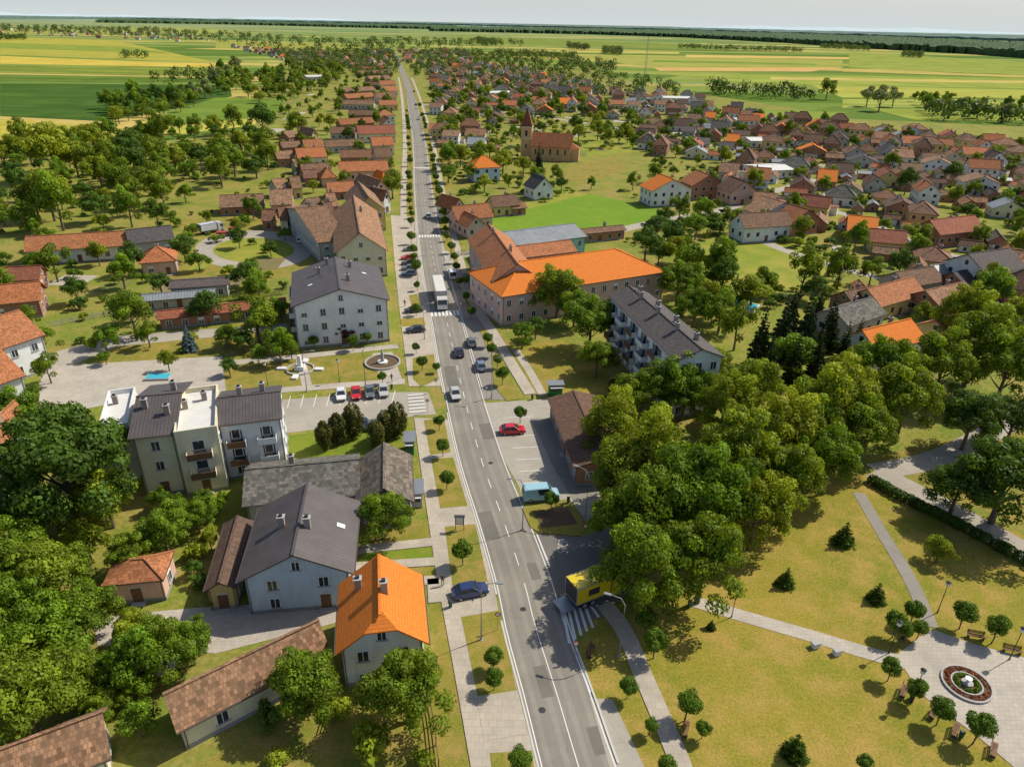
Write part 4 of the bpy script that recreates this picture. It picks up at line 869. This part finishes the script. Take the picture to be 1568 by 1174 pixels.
for c,u,v,u2,v2 in (('silver',697,602,704,630),('black',703,538,696,508),('grey',722,523,716,500),('bluegrey',736,559,728,532),('red',625,394,600,395),('black',626,402,600,403),('grey',626,410,600,411),('bluegrey',626,418,600,419),('black',636,504,600,507),('black',633,474,600,477),('grey',628,381,600,382),
 ('white',522,603,524,630),('red',545,601,547,628),('grey',566,599,569,626),('silver',587,597,590,624),('red',785,657,830,655),('blue',720,903,770,893),('silver',243,1022,270,1010),('white',458,367,456,350),('grey',575,650,600,646),('black',545,646,560,643),('silver',641,182,642,190),('black',637,160,638,150),('grey',645,176,646,180),('black',634,140,634,130),('white',656,330,655,320)):
    veh(CP[c],"car" if u in(697,703,641,637) else "parked_car",u,v,u2,v2)
veh(VAN['white'],"white_van",693,419,686,390,1); veh(VAN['ltblue'],"light_blue_van",828,754,870,750,1)
def boxtruck(name,u,v,u2,v2,bodyc,cabc,Lb=9,hb=2.8,lift=False,zpx=1.5):
    bm_=paint(name+"_body",bodyc); cm=paint(name+"_cab",cabc); mb=MB(); w=1.25
    mb.box(0,0,1.1+hb/2,Lb,2*w,hb,bm_); mb.box(0,0,.95,Lb,2,.25,DK)
    for s in (-1,1): mb.box(0,s*w,1.12,Lb+.04,.06,.12,MT); mb.box(0,s*w,1.1+hb,Lb+.04,.06,.1,MT)
    for x in (-Lb/2,Lb/2): mb.box(x,0,1.1+hb/2,.06,2*w+.05,hb+.05,MT)
    cx=Lb/2+1.35
    mb.prism([(cx-1,.5),(cx+1.05,.5),(cx+1.05,1.5),(cx+.8,2.75),(cx+.4,3.0),(cx-1,3.05)],-1.18,1.18,cm)
    mb.add([(cx+1.07,-1.05,1.6),(cx+1.07,1.05,1.6),(cx+.84,1.0,2.65),(cx+.84,-1.0,2.65)],[(0,1,2,3)],GL)
    for s in (-1,1):
        mb.box(cx+.2,s*1.19,2.1,.9,.03,.8,GL); mb.box(cx+1.06,s*.9,.85,.06,.35,.2,FR); mb.box(cx+.9,s*1.38,2.2,.15,.12,.6,DK)
        for x in (cx+.2,-Lb/2+1.2,-Lb/2+2.3): wheel(mb,x,s*1.05,.48,.32)
    if lift: 
        mb.box(-Lb/2-.9,0,.6,1.7,2.3,.08,MT); mb.box(-Lb/2-.04,0,2.4,.05,2.2,2.2,DK)
        for s in (-1,1): mb.box(0,s*(w+.012),2.3,1.5,.02,.9,DK)
    p=P(u,v,zpx); d=P(u2,v2,zpx)-p; mb.obj(name,(p.x,p.y,.06),math.atan2(d.y,d.x))
boxtruck("semi_truck",673,443,682,480,(.72,.66,.56),(.6,.6,.58),12,3.0,zpx=2.5)
boxtruck("yellow_delivery_truck",900,903,985,870,(.68,.50,.01),(.68,.50,.01),4.6,2.3,True)
boxtruck("white_truck",318,350,340,346,(.6,.6,.6),(.55,.55,.5),5,2)
def tractor():
    mb=MB(); red=paint("tractor_red",(.45,.03,.02)); mb.box(1,0,1.1,1.9,.8,.7,red); mb.box(-.5,0,1.0,1.2,1,.5,red); mb.box(-.5,0,1.9,1.2,1.2,1.2,GL); mb.box(-.5,0,2.55,1.4,1.4,.12,red); mb.tube([(1.2,.3,1.4),(1.2,.3,2.3)],[.05,.05],DK)
    for s in(-1,1): wheel(mb,-.7,s*.8,.8,.4); wheel(mb,1.5,s*.65,.45,.28); mb.box(-.7,s*.8,1.7,1.2,.45,.08,red)
    mb.box(-3.4,0,1,3,1.9,.7,red)
    for s in(-1,1): wheel(mb,-3.6,s*1.0,.45,.28)
    p=P(358,361); mb.obj("tractor",(p.x,p.y,.03),.1)
tractor()
# ---------------------------------------------------------------- street furniture
def lampmesh(h=8,arm=1.6):
    mb=MB(); mb.tube([(0,0,0),(0,0,.8),(0,0,h*.9),(arm*.3,0,h),(arm,0,h+.15)],[.14,.1,.06,.05,.04],MT,8); mb.box(arm+.3,0,h+.14,.75,.26,.12,MT); mb.box(arm+.3,0,h+.07,.5,.18,.03,FR); mb.box(0,0,.06,.4,.4,.12,CN); return mb.mesh("street_lamp")
LM=lampmesh()
mb=MB(); mb.tube([(0,0,0),(0,0,.6),(0,0,4)],[.09,.05,.04],DK,8); mb.tube([(0,0,4),(0,0,4.1),(0,0,4.45),(0,0,4.6)],[.1,.22,.26,.05],FR,10); mb.tube([(0,0,4.55),(0,0,4.72)],[.3,.05],DK,10); PLM=mb.mesh("park_lamp")
for u,v,a in ((896,797,2.6),(737,980,0),(948,1005,2.8),(753,610,0),(560,592,0),(470,600,0),(650,520,0),(640,440,0),(690,398,3.1),(737,462,3.1),(800,812,3.1)):
    p=P(u,v); put("street_lamp",LM,(p.x,p.y,.05),a)
s=s_at(400)
while s>s_at(150):
    p,t=at(s); q=p+Vector((t.y,-t.x,0))*(RW+1); put("street_lamp",LM,(q.x,q.y,.05),0); s-=32
for u,v in ((1435,938),(1361,1000),(1120,945),(1545,1010),(1395,1075),(520,585),(410,590)): p=P(u,v); put("park_lamp",PLM,(p.x,p.y,.05))
mb=MB()
for i in range(4): mb.box(0,-.18+i*.13,.45,1.8,.1,.04,WD)
for i in range(3): mb.box(0,.3+i*.03,.58+i*.13,1.8,.03,.1,WD)
for s in(-1,1): mb.box(s*.75,0,.22,.07,.45,.42,DK); mb.box(s*.75,.3,.6,.06,.05,.75,DK)
BN=mb.mesh("park_bench")
for u,v,a in ((1383,1062,.9),(1493,978,-.25),(1462,1122,.9),(1430,1095,.7),(1520,1152,.9),(1050,1120,1.2),(1548,1000,-.3),(1388,975,.5),(905,1000,1.2)): p=P(u,v); put("park_bench",BN,(p.x,p.y,.08),a)
for u,v in ((1248,990),(1281,1001)):
    p=P(u,v); mb=MB(); mb.box(0,0,.3,.9,.6,.6,FR,0,.9); mb.box(0,0,.65,1.0,.7,.1,CN); mb.obj("stone_block_seat",(p.x,p.y,.03),.3)
p=P(1480,1047,.1); mb=MB()
def ring(mb,r0_,r1,z,h,m,n=32):
    vs=[]
    for i in range(n):
        a=2*math.pi*i/n; c,s_=math.cos(a),math.sin(a); vs+=[(r0_*c,r0_*s_,z),(r1*c,r1*s_,z),(r1*c,r1*s_,z+h),(r0_*c,r0_*s_,z+h)]
    mb.add(vs,[(4*i+k,4*((i+1)%n)+k,4*((i+1)%n)+(k+1)%4,4*i+(k+1)%4) for i in range(n) for k in range(4)],m)
ring(mb,2.2,2.4,0,.22,CN); ring(mb,1.5,2.2,0,.12,SOIL); ring(mb,1.35,1.5,0,.22,CN); ring(mb,.55,1.35,0,.12,SOIL); ring(mb,.01,.55,0,.35,CN); mb.tube([(0,0,.3),(0,0,.8),(0,0,.9)],[.15,.1,.35],FR,10)
mb.obj("round_flower_bed",(p.x,p.y,.08))
rng=np.random.default_rng(5); aa=rng.uniform(0,6.28,60); C=[(math.cos(a)*1.0,math.sin(a)*1.0,.2) for a in aa]
V,Q,t=leafq(rng,C,[.25]*60,1500,.13,rng.uniform(.6,1.3,60)); put("bedding_plants",npmesh("bp",V,Q,[L_a],np.zeros(len(Q)),t),(p.x,p.y,.1))
L_fl=m_leaf("flower_petals_red",(.30,.07,.04),(.34,.12,.05),.2)
aa=rng.uniform(0,6.28,110); rr=rng.uniform(1.6,2.1,110); C=[(math.cos(a)*q,math.sin(a)*q,.16) for a,q in zip(aa,rr)]
V,Q,t=leafq(rng,C,[.16]*110,2200,.11,rng.uniform(.5,1.3,110)); put("bedding_flowers",npmesh("bf",V,Q,[L_fl],np.zeros(len(Q)),t),(p.x,p.y,.1))
p=P(460,566); mb=MB(); ring(mb,2.4,2.7,0,.3,CN); mb.box(0,0,.5,1.8,1.8,.8,FR,0,.9); mb.box(0,0,1.9,.8,.8,2.2,FR,0,.7)
for k in range(4):
    a=k*math.pi/2; mb.box(3.6*math.cos(a),3.6*math.sin(a),.2,1.6,1.0,.35,FR,a)
mb.obj("monument_planter",(p.x,p.y,.04))
p=P(586,556); mb=MB(); ring(mb,3.2,3.5,0,.35,CN); ring(mb,1.0,3.2,0,.1,SOIL); ring(mb,.01,1.0,0,.4,FR); mb.tube([(0,0,.4),(0,0,2.2),(0,0,3)],[.4,.25,.05],CN,8); mb.obj("memorial",(p.x,p.y,.075))
p=P(243,579); mb=MB(); mb.box(0,0,.2,4.4,2.4,.4,CN); mb.box(0,0,.41,4.0,2.0,.04,WAT); mb.obj("fountain_basin",(p.x,p.y,.06),.1)
p=P(1133,470); mb=MB(); mb.box(0,0,.35,8,5,.7,FR); mb.box(0,0,.71,7.4,4.4,.04,WAT); mb.obj("swimming_pool",(p.x,p.y,.03),-.6)
for i,c in enumerate(((.02,.05,.35),(.5,.02,.03),(.02,.05,.35))):
    p=P(580+i*5,520); mb=MB(); mb.tube([(0,0,0),(0,0,7)],[.06,.03],FR,6); fm_=m_plain("flag_cloth_%d"%i,c,.8,.1)
    mb.add([(0.04,0,6.9),(.5,.08,6.85),(.95,-.05,6.8),(.9,-.03,4.6),(.5,.1,4.7),(.04,0,4.7)],[(0,1,4,5),(1,2,3,4)],fm_); mb.obj("flagpole",(p.x,p.y,.05))
def kiosk(name,u,v,w_,d_,h_,m,ang=.1):
    p=P(u,v); mb=MB(); mb.box(0,0,h_/2,w_,d_,h_,m); mb.box(0,0,h_+.08,w_+.6,d_+.6,.16,MT); mb.box(0,-d_/2-.02,h_*.6,w_*.7,.06,h_*.4,GL); mb.box(w_/2+.02,0,h_*.6,.06,d_*.6,h_*.4,GL); mb.box(0,-d_/2-.35,h_*.85,w_*.9,.7,.06,FR); mb.obj(name,(p.x,p.y,.1),ang); RECTS.append((p.x,p.y,w_/2,d_/2,0))
kiosk("news_kiosk",638,768,1.6,3.0,2.4,CN,.12); kiosk("green_kiosk",628,690,1.3,2.6,2.4,m_plain("kiosk_green",(.03,.16,.1),.5)); kiosk("market_stall",850,604,2.4,1.4,2.2,m_plain("stall_green",(.02,.2,.06),.6))
p=P(704,812); mb=MB()
for s in(-1,1): mb.box(s*.55,0,1.1,.08,.08,2.2,DK)
mb.box(0,0,1.5,1.1,.1,1.3,WD); mb.box(0,-.06,1.5,.9,.03,1.1,FR); mb.box(0,0,2.2,1.4,.5,.08,DK); mb.obj("notice_board",(p.x,p.y,.13),0)
def sign(u,v,c,a=0):
    p=P(u,v); mb=MB(); mb.tube([(0,0,0),(0,0,2.6)],[.03,.03],MT,6); mb.tube([(0,-.03,2.4),(0,-.06,2.4)],[.32,.32],c,12); mb.tube([(0,-.062,2.4),(0,-.07,2.4)],[.22,.22],FR,12); mb.obj("traffic_sign",(p.x,p.y,.05),a)
for u,v in ((762,965),(655,632),(706,480),(664,478),(880,1010),(895,828),(745,612),(668,600)): sign(u,v,RB)
mb=MB(); mb.tube([(0,0,0),(0,0,.1),(0,0,.85)],[.12,.2,.24],m_plain("bin_green",(.03,.1,.05),.5),12); mb.tube([(0,0,.85),(0,0,.92)],[.26,.2],DK,12); BIN=mb.mesh("litter_bin")
for u,v in ((1395,1070),(1470,1130),(690,930),(815,612),(1055,930),(600,596),(870,770)): p=P(u,v); put("litter_bin",BIN,(p.x,p.y,.1))
p=P(987,122); mb=MB()
for s in range(3):
    a=s*2.1; mb.tube([(math.cos(a)*1.6,math.sin(a)*1.6,0),(math.cos(a)*.4,math.sin(a)*.4,48)],[.16,.1],MT,5)
for z in range(2,48,4):
    r=1.6-1.2*z/48
    for s in range(3):
        a=s*2.1;b=a+2.1; r2=1.6-1.2*(z+4)/48; mb.tube([(math.cos(a)*r,math.sin(a)*r,z),(math.cos(b)*r2,math.sin(b)*r2,min(z+4,48))],[.07,.07],MT,4)
mb.tube([(0,0,46),(0,0,52)],[.1,.04],RB,5); mb.obj("radio_mast",(p.x,p.y,0))
def hedge(name,px,wd,ht,n,lm=L_b):
    pts=cat([P(u,v) for u,v in px],8); rng=np.random.default_rng(9); C=[]
    for i in range(len(pts)-1):
        L=(pts[i+1]-pts[i]).length; k=max(1,int(L/(wd*.5)))
        for j in range(k):
            q=pts[i].lerp(pts[i+1],j/k); C.append((q.x+rng.uniform(-.1,.1),q.y+rng.uniform(-.1,.1),ht*.5)); 
    R=np.tile([[wd*.6,wd*.6,ht*.55]],(len(C),1))
    V,Q,t=leafq(rng,C,R,n,.22,rng.uniform(.7,1.2,len(C)),.2,.5,.85); put(name,npmesh(name,V,Q,[lm],np.zeros(len(Q)),t),(0,0,0))
hedge("hedge",[(1335,740),(1400,775),(1480,815),(1600,880)],1.4,1.3,12000); hedge("hedge",[(1155,600),(1300,560),(1400,530)],1.4,1.5,5000); hedge("hedge",[(195,455),(300,465),(440,450)],1.2,1.4,4000,L_a)
hedge("hedge",[(700,392),(800,376),(905,366)],1.2,1.4,3500,L_a); hedge("hedge",[(1000,349),(1110,331)],1.2,1.4,3500,L_a)
def fence(px,h=1.2,m=None):
    l=[P(u,v) for u,v in px]; mb=MB(); m=m or WD
    for i in range(len(l)-1):
        a,b=l[i],l[i+1]; L=(b-a).length; n=max(1,int(L/2)); ang=math.atan2((b-a).y,(b-a).x)
        for j in range(n+1): q=a.lerp(b,j/n); mb.box(q.x,q.y,h/2,.1,.1,h,m)
        c=(a+b)/2
        for z in(.3,.6,.9): mb.box(c.x,c.y,h*z,L,.04,.12,m,ang)
    mb.obj("garden_fence")
fence([(652,1040),(664,1110),(672,1174)]); fence([(520,1050),(500,1120)]); fence([(80,500),(160,485),(440,480)],1.2,CN); fence([(160,1100),(250,1060)],1.4,WD)
def person(u,v,ang=0):
    me=bpy.data.meshes.new("person"); J=[(0,0,.95),(0,0,1.2),(0,0,1.42),(0,0,1.52),(0,.02,1.64),(0,.02,1.76),(.1,0,.9),(.13,.12,.5),(.13,.05,.08),(.13,.2,.04),(-.1,0,.9),(-.12,-.12,.5),(-.12,-.3,.1),(-.12,-.16,.04),(.19,0,1.4),(.26,-.1,1.13),(.27,.02,.88),(.28,.06,.78),(-.19,0,1.4),(-.26,.1,1.13),(-.27,.22,.92),(-.27,.28,.84)]
    E=[(0,1),(1,2),(2,3),(3,4),(4,5),(0,6),(6,7),(7,8),(8,9),(0,10),(10,11),(11,12),(12,13),(2,14),(14,15),(15,16),(16,17),(2,18),(18,19),(19,20),(20,21)]
    R=[.15,.14,.14,.055,.1,.07,.095,.06,.045,.04,.095,.06,.045,.04,.07,.045,.032,.035,.07,.045,.032,.035]
    me.from_pydata(J,E,[]); o=bpy.data.objects.new("pedestrian",me); sc.collection.objects.link(o); sk=o.modifiers.new("s",'SKIN')
    for i,r in enumerate(R): me.skin_vertices[0].data[i].radius=(r,r*.85)
    me.skin_vertices[0].data[0].use_root=True; ss=o.modifiers.new("u",'SUBSURF'); ss.levels=1; ss.render_levels=1
    m,nt,b=newmat("person_cloth"); sp=N(nt,'ShaderNodeSeparateXYZ'); nt.links.new(objc(nt),sp.inputs[0])
    dv=N(nt,'ShaderNodeMath',operation='DIVIDE'); dv.inputs[1].default_value=1.8; nt.links.new(sp.outputs[2],dv.inputs[0])
    nt.links.new(ramp(nt,dv.outputs[0],[(0,(.03,.03,.045)),(.53,(.10,.025,.03)),(.83,(.42,.25,.18)),(.94,(.05,.03,.02))],'CONSTANT'),b.inputs['Base Color'])
    me.materials.append(m); p=P(u,v); o.location=(p.x,p.y,.13); o.rotation_euler=(0,0,ang)
person(678,897,.1); person(620,470,0); person(600,585,1)
print("OBJ",len(bpy.data.objects))
